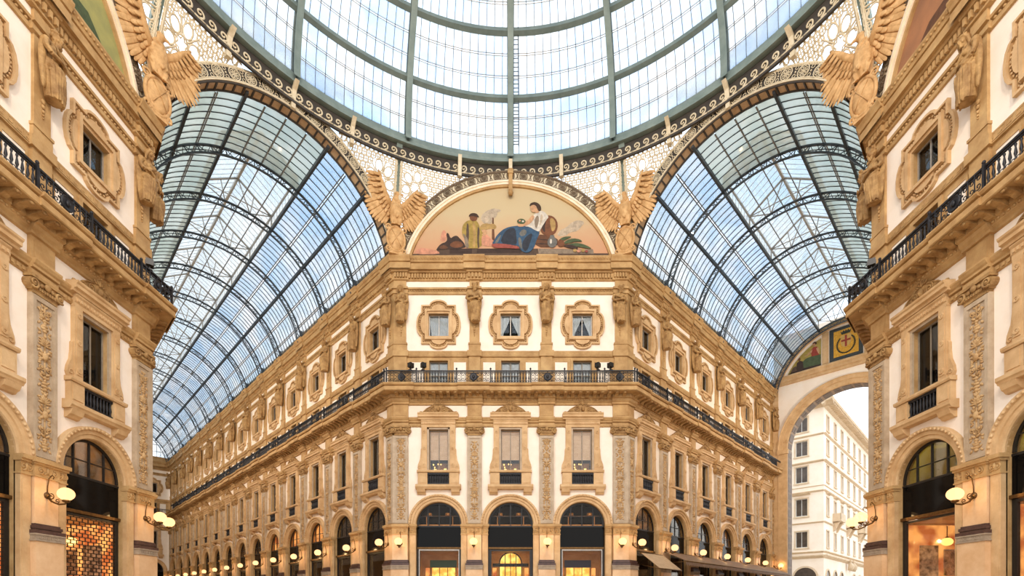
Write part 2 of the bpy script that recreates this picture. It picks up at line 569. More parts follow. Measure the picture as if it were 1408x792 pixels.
def mouldings(x0, x1, m0=0, m1=0, press=(), parapet=False):
    """the horizontal courses of one stretch: {part name: mesh}; PRESS: stretches (x0, x1) that break forward over pilasters"""
    out = {}
    def cyc(name, fn, mats):
        mb = MB(); fn(mb); out[name] = mb.mesh(name, mats)
    def string(mb):
        mb.mold(PROF_STRING, x0, x1, 0, m0, m1)
        dentils(mb, x0, x1, .08, .13, 14.66, 14.8, .22, .12)
        for a, b, p0, p1 in press:
            mb.mold(shift(PROF_STRING, .17), a - .06 * (not p0), b + .06 * (not p1), 0, p0, p1)
    cyc('string_course', string, [STONE])
    def bed(mb):
        mb.mold(PROF_BED, x0, x1, 0, m0, m1)
        beads(mb, x0, x1, .24, 16.55, .2, (.07, .06, .06))
        for a, b, p0, p1 in press:
            mb.mold(shift(PROF_BED, .17), a - .1 * (not p0), b + .1 * (not p1), 0, p0, p1)
    cyc('bed_mould', bed, [STONE])
    def slab(mb):
        mb.mold(PROF_SLAB, x0, x1, 0, m0, m1)
        for a, b, p0, p1 in press:
            e = .62
            mb.mold(shift(PROF_SLAB[1:], .1), a - (0 if p0 else e), b + (0 if p1 else e), 0, p0, p1)
    cyc('balcony_slab', slab, [STONE])
    def brk(mb):
        n = max(1, round((x1 - x0) / .53))
        st = (x1 - x0) / n
        for i in range(n):
            leaf_bracket(mb, x0 + st * (i + .5), .3, .98, 16.87, .26)
            mb.ell((x0 + st * (i + .5), .98, 16.8), (.1, .06, .07), 6, 4)
    if x1 - x0 > .4:
        cyc('modillion_course', brk, [STONE_D])
        out['modillion_course']['stuff'] = 1
    def fret(mb):
        mb.mold(PROF_FRET, x0, x1, 0, m0, m1)
        for a, b, p0, p1 in press:
            mb.mold(shift(PROF_FRET, .13), a - .02 * (not p0), b + .02 * (not p1), 0, p0, p1)
        n = max(1, round((x1 - x0) / .36)); st = (x1 - x0) / n
        for i in range(n):      # greek key
            c = x0 + st * i
            for qi, q in enumerate(((.02, .05, 19.84, 20.14), (.02, .3, 20.11, 20.14), (.27, .3, 19.93, 20.14), (.13, .3, 19.93, 19.96), (.13, .16, 19.93, 20.05), (.3, .36, 19.84, 19.87), (.02, .36, 19.84, 19.87))):
                mb.box(c + q[0] * st / .36, c + q[1] * st / .36, .095, .112 + .002 * qi, q[2], q[3], 0)
    cyc('fret_band', fret, [STONE])
    def bead(mb):
        mb.mold(PROF_BEAD, x0, x1, 0, m0, m1)
        beads(mb, x0, x1, .09, 24.62, .19, (.07, .07, .06))
        for a, b, p0, p1 in press:
            mb.mold(shift(PROF_BEAD, .13), a, b, 0, p0, p1)
    cyc('bead_course', bead, [STONE])
    def corn(mb):
        mb.mold(PROF_CORN, x0, x1, 0, m0, m1)
        for a, b, p0, p1 in press:
            mb.mold(shift(PROF_CORN[:5], .13) + [(0, 25.99)], a - .06 * (not p0), b + .06 * (not p1), 0, p0, p1)
            mb.mold([(y + .13, z) for y, z in PROF_CORN[5:]], a - (0 if p0 else .25), b + (0 if p1 else .25), 0, p0, p1)
        if parapet:
            mb.mold([(0, 26.88), (.2, 26.9), (.2, 27.5), (.26, 27.54), (.26, 27.66), (0, 27.7)], x0, x1, 0, m0, m1)
    cyc('cornice', corn, [STONE])
    def dent(mb):
        dentils(mb, x0, x1, .1, .25, 25.5, 25.8, .21, .12)
        beads(mb, x0, x1, .58, 26.68, .2, (.07, .06, .07))
        for a, b, p0, p1 in press:
            dentils(mb, a, b, .23, .38, 25.5, 25.8, .21, .12)
    cyc('dentil_course', dent, [STONE])
    return out

def volute_capital(mb, x, w, y, m=0):
    mb.box(x - w + .18, x + w - .18, 0, y + .02, 13.93, 14.06, m)
    mb.box(x - w + .1, x + w - .1, 0, y + .04, 14.06, 14.5, m)
    dentils(mb, x - w + .2, x + w - .2, y + .04, y + .1, 14.1, 14.22, .11, .07, m)
    mb.box(x - w, x + w, 0, y + .12, 14.5, 14.62, m)
    for s in (-1, 1):
        c = x + s * (w - .14)
        mb.tube(spiral(c, 14.3, y + .1, .2, 1.6, PI / 2, s, 22), [.035 + .02 * i / 22 for i in range(23)], 5, m)
        mb.lathe([(0, .0), (.19, .0), (.19, .1), (0, .1)], (0, 0, 0), 14, m, False) if False else None
        mb.arc([(.02, y + .06), (.2, y + .06), (.2, 0)], c, 14.3, 0, 2 * PI, 14, m)
        mb.ell((c, y + .12, 14.3), (.06, .05, .06), 6, 4, m)
    mb.ell((x, y + .1, 14.38), (.14, .1, .14), 8, 5, m)
    for s in (-1, 1):
        mb.ell((x + s * .22, y + .08, 14.34), (.12, .06, .08), 6, 4, m, RY(s * .5).to_3x3())

def candelabra(mb, z0, z1, w, y, seed, m=0):
    """carved grotesque ornament: stacked vases, paired scrolls, leaves and masks up a narrow panel"""
    rnd = random.Random(seed)
    z = z0 + .08
    mb.lathe([(0, 0), (.03, 0)], (0, 0, 0), 3) if False else None
    k = 0
    while z < z1 - .3:
        h = rnd.uniform(.5, .74)
        if z + h > z1:
            h = z1 - z
        for s in (-1, 1):   # leafage filling the field either side
            for q in (.08, .34, .62, .9):
                mb.ell((s * w * (.62 + .3 * math.sin(q * 9 + k)), y - .01, z + q * h), (.1, .045, .05), 6, 4, m, RY(s * (.9 * math.cos(q * 7 + k))).to_3x3())
        t = k % 4
        mb.tube([(0, y, z), (0, y, z + h)], .03, 5, m)
        if t == 0:      # vase
            for (r, q) in ((.12, .12), (.2, .3), (.16, .5), (.07, .68), (.13, .85)):
                mb.ell((0, y, z + q * h), (r * w / .3, .06, .07), 8, 5, m)
        elif t == 1:    # paired scrolls
            for s in (-1, 1):
                mb.tube(spiral(s * w * .5, z + h * .55, y + .02, w * .46, 1.4, -PI / 2, s, 14), .026, 5, m)
                mb.ell((s * w * .5, y + .02, z + h * .55), (.05, .05, .05), 6, 4, m)
                mb.ell((s * w * .42, y + .02, z + h * .12), (.13, .05, .05), 6, 4, m, RY(-s * .6).to_3x3())
        elif t == 2:    # mask with leaves
            mb.ell((0, y + .02, z + h * .5), (.13, .09, .17), 8, 6, m)
            for s in (-1, 1):
                for q, a in ((.25, .5), (.55, -.3), (.85, -.8)):
                    mb.ell((s * w * .55, y, z + q * h), (.14, .05, .06), 6, 4, m, RY(s * a).to_3x3())
        else:           # acanthus fan
            for s in (-1, 1):
                for q in range(4):
                    a = .3 + q * .4
                    mb.ell((s * w * .5 * math.sin(a), y, z + h * .25 + .22 * math.cos(a)), (.05, .05, .16), 6, 4, m, RY(s * a).to_3x3())
            mb.ell((0, y + .02, z + h * .8), (.07, .06, .07), 6, 4, m)
        z += h
        k += 1

def swag_relief(mb, x0, x1, z0, z1, y, m=0):
    """rinceau scrolls on the impost blocks"""
    c = (x0 + x1) / 2
    h = (z1 - z0)
    for s in (-1, 1):
        mb.tube(spiral(c + s * (x1 - x0) * .28, z0 + h * .5, y, h * .32, 1.3, PI, s, 14), .025, 5, m)
        mb.ell((c + s * (x1 - x0) * .28, y, z0 + h * .5), (.04, .04, .04), 6, 4, m)
        mb.ell((c + s * (x1 - x0) * .08, y, z0 + h * .3), (.1, .03, .04), 6, 4, m, RY(s * .5).to_3x3())
    mb.ell((c, y, z0 + h * .6), (.06, .05, .14), 6, 5, m)

def pilaster(xc, w=.52, m0=0, m1=0, seed=1):
    """carved pilaster from floor to main cornice with its attic strip: (shaft mesh, {sub-part: mesh}). m0/m1 mitre its ends at a fold."""
    a, b = xc - w, xc + w
    e0, e1 = (0 if m0 else 1), (0 if m1 else 1)   # a mitred end does not flare
    B = lambda mb, g, y0, y1, z0, z1, m: mb.box(a - g * e0, b + g * e1, y0, y1, z0, z1, m, m0, m1)
    s = MB()
    B(s, 0, 0, .2, ZSPR, 13.95, 0)
    f = .13
    s.box(a, a + f, .2, .26, 7.5, 13.9, 0, m0, 0); s.box(b - f, b, .2, .26, 7.5, 13.9, 0, 0, m1)
    s.box(a + f, b - f, .2, .26, 13.72, 13.9, 0); s.box(a + f, b - f, .2, .26, 7.5, 7.66, 0)
    for q in ((a + f, a + f + .03), (b - f - .03, b - f)):
        s.box(q[0], q[1], .2, .235, 7.66, 13.72, 0)
    out = {'shaft': s.mesh('shaft', [MARBLE])}
    r = MB()
    candelabra(r, 7.7, 13.7, .27, .215, seed, 0)
    r.xform(T(xc))
    out['carved_relief'] = r.mesh('carved_relief', [RELIEF])
    c = MB()
    volute_capital(c, xc, w + .17, .24)
    out['capital'] = c.mesh('capital', [STONE_D])
    g = MB()    # lower order: impost block, rosy shaft, dark base
    B(g, .0, 0, .3, 4.7, 6.75, 0)
    B(g, .04, 0, .36, 6.66, 6.72, 1); B(g, .02, 0, .33, 6.72, 7.14, 1); B(g, .07, 0, .4, 7.14, 7.22, 1); B(g, .12, 0, .47, 7.22, 7.34, 1); B(g, .05, 0, .38, 7.34, 7.44, 1)
    swag_relief(g, a, b, 6.72, 7.14, .35, 1)
    out['impost'] = g.mesh('impost', [MARBLE_W, STONE])
    d = MB()
    B(d, .03, 0, .36, 4.72, 4.8, 0); B(d, .07, 0, .42, 4.6, 4.72, 0); B(d, .05, 0, .38, 4.54, 4.6, 0); B(d, .13, 0, .5, 4.4, 4.54, 0)
    out['dark_base'] = d.mesh('dark_base', [PLINTH])
    p = MB()
    B(p, .11, 0, .47, 4.1, 4.4, 0); B(p, .14, 0, .5, 4.34, 4.4, 0); B(p, .14, 0, .5, 4.1, 4.15, 0)
    n = 6; st = (b - a) / n
    for i in range(n):
        q = a + st * i
        for ki, k in enumerate(((.02, .05, 4.18, 4.31), (.02, .16, 4.29, 4.31), (.13, .16, 4.2, 4.31), (.08, .16, 4.2, 4.22))):
            p.box(q + k[0], q + k[1], .465, .48 + .002 * ki, k[2], k[3], 0)
    out['fret_block'] = p.mesh('fret_block', [GREYST])
    q = MB()
    B(q, .09, 0, .45, 0, 4.1, 0)
    B(q, .14, 0, .5, 0, .5, 0)
    out['pedestal'] = q.mesh('pedestal', [MARBLE_W])
    u = MB()    # frieze block over the capital, attic strip and herm shaft
    B(u, .0, 0, .16, 15.28, 16.3, 0)
    u.box(a + .12, b - .12, .16, .18, 15.42, 16.1, 0)
    out['frieze_block'] = u.mesh('frieze_block', [STONE])
    h = MB()
    g2 = -.1
    B(h, g2, 0, .13, 17.38, 19.8, 0); B(h, g2 + .04, 0, .18, 17.38, 17.9, 0)
    B(h, g2, 0, .16, 20.2, 20.7, 0); B(h, g2 + .03, 0, .2, 20.66, 20.78, 0)
    B(h, g2 - .06, 0, .13, 20.78, 25.36, 0)
    for z, rr in ((21.95, .1), (21.75, .08), (21.55, .06), (21.4, .045), (21.28, .03)):
        h.ell((xc, .16, z), (rr, .05, rr * 1.1), 8, 5, 0)
    out['attic_strip'] = h.mesh('attic_strip', [STONE])
    return out

def t_archivolt():
    mb = MB()
    pr = [(RIN, -.1), (RIN, .06), (1.7, .12), (1.86, .13), (1.88, .19), (2.04, .21), (2.06, .27), (2.14, .3), (ROUT, .3), (ROUT, 0)]
    mb.arc(pr, 0, ZSPR, 0, PI, 28, 0)
    for i in range(30):
        a = PI * (i + .5) / 30
        mb.ell((2.1 * math.cos(a), .29, ZSPR + 2.1 * math.sin(a)), (.07, .05, .07), 6, 4, 0)
    return mb.mesh('archivolt', [STONE_P])
def t_jamb(s):
    mb = MB()
    a, b = sorted((s * RIN, s * 2.1))
    mb.box(a, b, -.05, .2, 0, 6.72, 0)
    mb.box(a + .07, b - .07, .2, .22, .8, 6.5, 0)
    mb.box(a - .03, b + .03, -.05, .25, 6.66, 6.72, 1); mb.box(a, b, -.05, .23, 6.72, 7.16, 1)
    mb.box(a - .05, b + .03, -.05, .29, 7.16, 7.26, 1); mb.box(a - .1, b + .03, -.05, .36, 7.26, 7.42, 1)
    swag_relief(mb, a, b, 6.72, 7.16, .24, 1)
    return mb.mesh('jamb', [STONE_P, STONE])

def t_window_surround():
    out = {}
    mb = MB()
    for s in (-1, 1):
        a, b = sorted((s * .71, s * .84))
        mb.box(a, b, 0, .1, 11.37, 14.56, 1)
        a, b = sorted((s * .84, s * 1.24))
        mb.box(a, b, 0, .2, 11.37, 14.62, 0)
        mb.box(a + .07, b - .07, .2, .23, 11.6, 14.4, 0)
        for z in (14.2, 13.0, 11.8):     # roundels
            mb.arc([(.05, .24), (.06, .27), (.12, .27), (.13, .2)], s * 1.04, z, 0, 2 * PI, 12, 0)
            mb.ell((s * 1.04, .23, z), (.05, .04, .05), 6, 4, 0)
        # scrolled console swelling to the sill
        out_x = [(1.24, 13.05), (1.3, 12.95), (1.31, 12.6), (1.36, 12.2), (1.5, 11.85), (1.54, 11.6), (1.48, 11.42), (1.24, 11.4)]
        mb.prism([(s * x, z) for x, z in out_x], 0, .14, 0)
        mb.tube(spiral(s * 1.38, 11.62, .15, .14, 1.3, PI / 2, s, 12), .025, 5, 0)
        a, b = sorted((s * .8, s * 1.5))
        mb.box(a, b, 0, .24, 10.35, 11.2, 0)
        mb.box(a + .1, b - .1, .24, .27, 10.45, 11.1, 0)
        a, b = sorted((s * .95, s * 1.56))
        mb.mold([(0, 9.62), (.14, 9.64), (.2, 9.72), (.3, 9.78), (.38, 9.98), (0, 10.0)], a, b, 0)
    mb.box(-.84, .84, 0, .1, 14.43, 14.56, 1)
    mb.mold([(0, 14.56), (.2, 14.56), (.2, 14.72), (.24, 14.76), (.24, 14.95), (.3, 15.02), (.3, 15.08), (0, 15.1)], -1.26, 1.26, 0)
    dentils(mb, -1.2, 1.2, .24, .28, 14.78, 14.92, .16, .09)
    mb.mold([(0, 15.08), (.34, 15.1), (.36, 15.2), (.48, 15.24), (.48, 15.38), (.54, 15.44), (.56, 15.52), (0, 15.56)], -1.48, 1.48, 0)
    mb.mold([(0, 11.2), (.3, 11.22), (.34, 11.3), (.34, 11.38), (0, 11.4)], -1.56, 1.56, 0)
    mb.mold([(0, 9.98), (.34, 10.0), (.38, 10.08), (.44, 10.14), (.44, 10.28), (.3, 10.35), (0, 10.37)], -1.66, 1.66, 0)
    out['window_surround'] = mb.mesh('window_surround', [STONE_P, MARBLE])
    c = MB()    # carved crest
    poly = [(-1.36, 15.54), (1.36, 15.54), (1.3, 15.66), (1.0, 15.74), (.72, 15.95), (.5, 16.1), (.3, 16.18), (.22, 16.32), (0, 16.42), (-.22, 16.32), (-.3, 16.18), (-.5, 16.1), (-.72, 15.95), (-1.0, 15.74), (-1.3, 15.66)]
    c.prism(poly, 0, .22, 0)
    for s in (-1, 1):
        c.tube(spiral(s * .42, 15.84, .24, .22, 1.7, 0, s, 20), .035, 5, 0)
        c.tube(spiral(s * .82, 15.72, .24, .14, 1.5, PI, -s, 16), .03, 5, 0)
        c.tube([(s * 1.3, .23, 15.6), (s * 1.1, .24, 15.66), (s * .9, .24, 15.86), (s * .62, .24, 16.02), (s * .3, .24, 16.12)], .035, 5, 0)
        c.ell((s * 1.28, .2, 15.64), (.12, .08, .08), 6, 4, 0)
        for a in (.4, .9):
            c.ell((s * .22 * math.sin(a) * 1.4, .26, 16.1 + .2 * math.cos(a)), (.05, .04, .13), 6, 4, 0, RY(s * a).to_3x3())
    c.ell((0, .27, 15.86), (.13, .13, .18), 8, 6, 0)
    c.ell((0, .38, 15.84), (.03, .04, .05), 5, 4, 0)
    c.ell((0, .25, 16.28), (.08, .06, .16), 6, 5, 0)
    out['carved_crest'] = c.mesh('carved_crest', [STONE_D])
    b = MB()    # little black balustrade under the window
    b.box(-.8, .8, 0, .04, 10.37, 11.2, 0)
    b.box(-.8, .8, .04, .2, 11.08, 11.2, 0); b.box(-.8, .8, .04, .2, 10.37, 10.46, 0)
    for i in range(9):
        b.lathe([(.03, 10.46), (.05, 10.5), (.03, 10.58), (.065, 10.7), (.05, 10.82), (.03, 10.95), (.05, 11.04), (.05, 11.08)], (-.72 + .18 * i, .13, 0), 6, 0)
    out['balustrade'] = b.mesh('balustrade', [IRON])
    return out

def quatre(w, h, rl, rt, bulge_x, bulge_z, n=7):
    """closed outline (list of x, z) of a rectangle with a round lobe on each side"""
    pts = []
    def side(p, q, half, out):
        d = Vector((q[0] - p[0], q[1] - p[1])); L = d.length; d.normalize()
        nn = Vector((d.y, -d.x))
        mid = (Vector(p) + Vector(q)) / 2
        pts.append(tuple(p))
        for i in range(n + 1):
            a = PI - PI * i / n
            pts.append(tuple(mid + d * (math.cos(a) * half) + nn * (math.sin(a) * out)))
    side((-w, -h), (w, -h), rt, bulge_z); side((w, -h), (w, h), rl, bulge_x); side((w, h), (-w, h), rt, bulge_z); side((-w, h), (-w, -h), rl, bulge_x)
    return pts
def t_quatrefoil():
    mb = MB()
    zc = (ATT[2] + ATT[3]) / 2
    hx, hz = .74, (ATT[3] - ATT[2]) / 2
    def ring(o, inner, y0, y1, y2, m=0):
        n = len(o)
        vs = [(x, 0, zc + z) for x, z in o] + [(x, y1, zc + z) for x, z in o] + [(x, y2, zc + z) for x, z in inner] + [(x, y0, zc + z) for x, z in inner]
        fs = []
        for k in range(3):
            for i in range(n):
                j = (i + 1) % n
                fs.append((k * n + i, k * n + j, (k + 1) * n + j, (k + 1) * n + i))
        mb.add(vs, fs, m)
    o1 = quatre(1.27, 1.42, .85, .66, .36, .38)
    o2 = quatre(1.17, 1.32, .80, .61, .35, .37)
    o3 = quatre(1.02, 1.14, .68, .52, .30, .32)
    def rect_for(o, ax, az):
        res = []
        for x, z in o:
            k = 1 / max(abs(x) / ax, abs(z) / az)
            res.append((x * k, z * k))
        return res
    ring(o1, o2, 0, .17, .17)
    ring(o2, o3, 0, .06, .03, 1)
    ring(o3, rect_for(o3, 1.0, 1.1), .0, .15, .13)
    ring(rect_for(o3, 1.0, 1.1), rect_for(o3, .84, .96), 0, .21, .21)
    ring(rect_for(o3, .84, .96), rect_for(o3, hx, hz), -.02, .12, .1)
    m = [((a[0] + b[0]) / 2, (a[1] + b[1]) / 2) for a, b in zip(o2, o3)]
    # beading between the mouldings
    for i in range(len(m)):
        a, b = Vector(m[i]), Vector(m[(i + 1) % len(m)])
        L = (b - a).length; k = max(1, int(L / .13))
        for j in range(k):
            p = a + (b - a) * (j + .5) / k
            mb.ell((p.x, .08, zc + p.y), (.05, .04, .05), 5, 4, 0)
    for sx, sz, a in ((0, 1, 0), (0, -1, PI), (1, 0, PI / 2), (-1, 0, -PI / 2)):   # shells in the lobes
        for k in range(5):
            t = a + (k - 2) * .42
            mb.ell((sx * 1.12 + .16 * math.sin(t), .1, zc + sz * 1.24 + .16 * math.cos(t)), (.05, .04, .14), 5, 4, 0, RY(t).to_3x3())
    return mb.mesh('quatrefoil_frame', [STONE_P, STONE_D])

# ---------------------------------------------------------------- windows
def frame_bars(mb, x0, x1, z0, z1, y, w, d, nx=1, nz=1, m=0):
    mb.box(x0, x0 + w, y - d, y, z0, z1, m); mb.box(x1 - w, x1, y - d, y, z0, z1, m)
    mb.box(x0 + w, x1 - w, y - d, y, z0, z0 + w, m); mb.box(x0 + w, x1 - w, y - d, y, z1 - w, z1, m)
    for i in range(1, nx):
        c = x0 + (x1 - x0) * i / nx
        mb.box(c - w * .4, c + w * .4, y - d, y, z0 + w, z1 - w, m)
    for i in range(1, nz):
        c = z0 + (z1 - z0) * i / nz
        mb.box(x0 + w, x1 - w, y - d, y, c - w * .4, c + w * .4, m)
def room(mb, x0, x1, z0, z1, y0, y1, m=0):
    """open-fronted box behind a window"""
    mb.quad((x0, y1, z0), (x1, y1, z0), (x1, y1, z1), (x0, y1, z1), m)
    mb.quad((x0, y0, z0), (x0, y1, z0), (x0, y1, z1), (x0, y0, z1), m); mb.quad((x1, y0, z0), (x1, y1, z0), (x1, y1, z1), (x1, y0, z1), m)
    mb.quad((x0, y0, z0), (x1, y0, z0), (x1, y1, z0), (x0, y1, z0), m); mb.quad((x0, y0, z1), (x1, y0, z1), (x1, y1, z1), (x0, y1, z1), m)
def drape(mb, x0, x1, z0, z1, y, tie, m=0, n=10):
    """curtain half hung at the side, gathered towards x0 at height TIE"""
    vs, fs = [], []
    rows = 8
    for j in range(rows + 1):
        z = z1 + (z0 - z1) * j / rows
        t = (z1 - z) / (z1 - z0)
        k = 1 - (1 - tie) * min(1, t / .8) ** 1.3
        for i in range(n + 1):
            u = i / n
            vs.append((x0 + (x1 - x0) * u * k, y + .035 * math.sin(u * 20), z))
    for j in range(rows):
        for i in range(n):
            a = j * (n + 1) + i
            fs.append((a, a + 1, a + n + 2, a + n + 1))
    mb.add(vs, fs, m, True)

def window_meshes():
    w = {}
    def mk(k, fn, mats):
        mb = MB(); fn(mb); w[k] = mb.mesh(k.split('.')[-1], mats)
    for key, h, nx, nz in (('main', WIN, 2, 1), ('attic', ATT, 2, 1), ('strip', STRIP, 2, 2)):
        x0, x1, z0, z1 = h
        mk(key + '.window_frame', lambda mb: frame_bars(mb, x0, x1, z0, z1, -.18, .07, .08, nx, nz), [WOODF if key != 'attic' else STEEL])
        for i in range(2):
            a = x0 + .07 if i == 0 else .03
            b = -.03 if i == 0 else x1 - .07
            mk(key + '.%d.pane' % i, lambda mb: mb.box(a, b, -.235, -.22, z0 + .07, z1 - .07), [WGLASS])
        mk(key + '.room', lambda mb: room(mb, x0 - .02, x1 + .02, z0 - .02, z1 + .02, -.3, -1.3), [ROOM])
    x0, x1, z0, z1 = ATT
    mk('attic.c0.curtain', lambda mb: drape(mb, x0 + .02, -.01, z0 + .03, z1 - .03, -.31, .25), [CURTAIN])
    mk('attic.c1.curtain', lambda mb: drape(mb, x1 - .02, .01, z0 + .03, z1 - .03, -.31, .25), [CURTAIN])
    mk('attic.c2.curtain', lambda mb: drape(mb, x0 + .02, x1 - .02, z0 + .03, z1 - .03, -.32, .9), [CURTAIN])
    x0, x1, z0, z1 = STRIP
    mk('strip.curtain', lambda mb: drape(mb, x0 + .05, x1 - .05, z0, z1, -.3, .98), [CURTAIN])
    x0, x1, z0, z1 = WIN
    mk('main.blind', lambda mb: [mb.box(x0 + .04, x1 - .04, -.5, -.47, z0 + .95 + i * .135, z0 + .95 + i * .135 + .125) for i in range(16)], [BLIND])
    def glow(mb):
        rnd = random.Random(4)
        for i in range(12):
            mb.ell((rnd.uniform(-.58, .58), rnd.uniform(-1.0, -.6), z0 + rnd.uniform(.15, .8)), (.05, .05, .06), 6, 4)
    mk('main.lamp_row', glow, [LAMPY])
    mk('main.shelf', lambda mb: [mb.box(x0, x1, -1.1, -.62, z0 + .08, z0 + .14), mb.box(x0, x1, -1.25, -1.2, z0, z0 + .9)], [LIT_D])
    return w

# ---------------------------------------------------------------- shop fronts in the arches
def shop_meshes():
    w = {}
    def mk(k, fn, mats):
        mb = MB(); fn(mb); w[k] = mb.mesh(k.split('.')[-1], mats)
    Y = -.22
    def fan(mb):
        mb.arc([(1.54, Y - .08), (1.54, Y), (RIN, Y), (RIN, Y - .08)], 0, ZSPR, 0, PI, 24)
        for x in (-.82, 0, .82):
            mb.box(x - .035, x + .035, Y - .08, Y, ZSPR - .1, ZSPR + math.sqrt(1.6 ** 2 - x * x))
        mb.box(-RIN, RIN, Y - .08, Y + .02, 7.28, 7.38)
        mb.box(-1.5, 1.5, Y - .06, Y, 8.05, 8.09)
    mk('fanlight_frame', fan, [BLACK_M])
    for i, (a, b) in enumerate(((-1.55, -.85), (-.79, -.03), (.03, .79), (.85, 1.55))):
        def pane(mb):
            n = 8
            pts = [(a, 7.38), (b, 7.38)]
            for k in range(n + 1):
                x = b + (a - b) * k / n
                pts.append((x, ZSPR + math.sqrt(max(0.0, 1.56 ** 2 - x * x))))
            mb.prism(pts, Y - .05, Y - .035)
        mk('%d.fanlight_pane' % i, pane, [SGLASS])
    mk('sign_band', lambda mb: mb.box(-RIN, RIN, Y - .1, Y, 5.76, 7.28), [BLACK])
    mk('beam', lambda mb: [mb.box(-RIN, RIN, Y - .1, Y + .12, 5.64, 5.78)], [BRONZE])
    mk('rail', lambda mb: [mb.box(-1.62, 1.62, -.5, -.46, 7.4, 7.5), mb.box(-1.0, -.95, -.55, -.5, 7.5, 8.12), mb.box(.95, 1.0, -.55, -.5, 7.5, 8.12), mb.box(-1.3, 1.3, -.55, -.5, 8.1, 8.15)], [AMBER])
    for i, (x, r) in enumerate(((-.62, .2), (.75, .16))):
        mk('%d.copper_lamp' % i, lambda mb: mb.lathe([(0, 0), (r, .0), (r * 1.1, .1), (r, .22), (0, .24)], (x, -.525, 8.14), 10), [AMBER])
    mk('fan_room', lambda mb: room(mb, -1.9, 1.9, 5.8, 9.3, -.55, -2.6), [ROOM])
    for nm, mm in (('lit', LIT_D), ('olive', LIT_O), ('glow', LIT)):
        mk('fan_%s.back_wall' % nm, lambda mb: room(mb, -1.85, 1.85, 5.85, 9.25, -.6, -2.5), [mm])
    # lower display, steel frame
    mk('display_frame', lambda mb: [mb.box(-RIN, -1.5, Y - .1, Y, 0, 5.64), mb.box(1.5, RIN, Y - .1, Y, 0, 5.64), mb.box(-1.5, -1.42, Y - .08, Y + .03, 0, 5.6), mb.box(1.42, 1.5, Y - .08, Y + .03, 0, 5.6), mb.box(-1.42, 1.42, Y - .08, Y + .03, 5.5, 5.6)], [BLACK_M])
    mk('silver_trim', lambda mb: [mb.box(-1.5, 1.5, Y, Y + .06, 5.53, 5.62), mb.box(-1.5, -1.44, Y, Y + .06, 0, 5.53), mb.box(1.44, 1.5, Y, Y + .06, 0, 5.53)], [STEEL])
    mk('display_pane', lambda mb: mb.box(-1.42, 1.42, Y - .05, Y - .035, 0, 5.5), [SGLASS])
    mk('shop_room', lambda mb: room(mb, -1.9, 1.9, 0, 5.6, -.5, -4.0), [SOFFIT])
    mk('glow.shop_wall', lambda mb: [mb.quad((-1.85, -3.8, 0), (1.85, -3.8, 0), (1.85, -3.8, 5.5), (-1.85, -3.8, 5.5)), mb.quad((-1.88, -.6, 0), (-1.88, -3.8, 0), (-1.88, -3.8, 5.5), (-1.88, -.6, 5.5)), mb.quad((1.88, -.6, 0), (1.88, -3.8, 0), (1.88, -3.8, 5.5), (1.88, -.6, 5.5))], [LIT])
    def doors(mb):
        for i in range(3):
            mb.box(-.93 + i * .63, -.33 + i * .63 - .04, -2.6, -2.56, 0, 4.42)
    mk('lit_panel', doors, [LIT_Y])
    mk('green.fascia', lambda mb: mb.box(-1.05, 1.05, -2.6, -2.5, 4.45, 5.02), [mat('green fascia', (40, 86, 52), None, .4)])
    mk('blue.fascia', lambda mb: mb.box(-1.05, 1.05, -2.6, -2.5, 4.45, 5.02), [mat('navy fascia', (40, 40, 84), None, .4)])
    def ydoor(mb):
        mb.arc([(.82, -2.6), (.82, -2.5), (.92, -2.5), (.92, -2.6)], 0, 4.75, 0, PI, 20)
        for x in (-.87, -.43, 0, .43, .87):
            mb.box(x - .03, x + .03, -2.6, -2.5, 0, 4.75 + (.8 if abs(x) < .1 else .68 if abs(x) < .6 else 0))
        mb.box(-1.42, 1.42, -2.6, -2.48, 4.5, 4.76)
    mk('inner_door_frame', ydoor, [BLACK_M])
    mk('yellow.shop_wall', lambda mb: mb.prism([(-.86, 0), (.86, 0)] + [(.86 * math.cos(PI * i / 12), 4.75 + .86 * math.sin(PI * i / 12)) for i in range(13)], -2.7, -2.66), [LIT_Y])
    for i, s in enumerate((-1, 1)):
        mk('%d.side_glow' % i, lambda mb: mb.box(*sorted((s * 1.1, s * 1.42)), -2.68, -2.64, 0, 4.42), [LIT])
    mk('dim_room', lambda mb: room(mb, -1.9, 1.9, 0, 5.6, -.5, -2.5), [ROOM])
    mk('warm.lit_panel', lambda mb: mb.box(-1.2, 1.2, -2.44, -2.4, 0, 4.0), [LIT])
    # roller grille: staggered links, brick-like
    def grille(mb):
        z, r = .0, 0
        while z < 5.62:
            mb.box(-1.6, 1.6, Y - .03, Y, z, z + .035)
            for i in range(11):
                x = -1.6 + .3 * i + (.15 if r % 2 else 0)
                if x < 1.6:
                    mb.box(x, x + .035, Y - .03, Y, z + .035, z + .17)
            z += .17; r += 1
    mk('roller_grille', grille, [BLACK_M])
    pm = mat('poster', (236, 222, 200), (60, 40, 34), .6, 3.5)
    mk('0.poster', lambda mb: mb.box(-1.3, -.55, -3.4, -3.36, 2.9, 4.3), [pm])
    for i, s in enumerate((-1, 1)):
        mk('%d.poster' % (2 + i), lambda mb: mb.box(*sorted((s * 1.8, s * 1.86)), -2.1, -1.2, 2.9, 4.5), [pm])
        mk('%d.poster' % (4 + i), lambda mb: mb.box(*sorted((s * 1.8, s * 1.86)), -3.3, -2.4, 3.0, 4.3), [pm])
    mk('1.poster', lambda mb: mb.box(.4, 1.25, -3.4, -3.36, 2.8, 4.4), [pm])
    return w

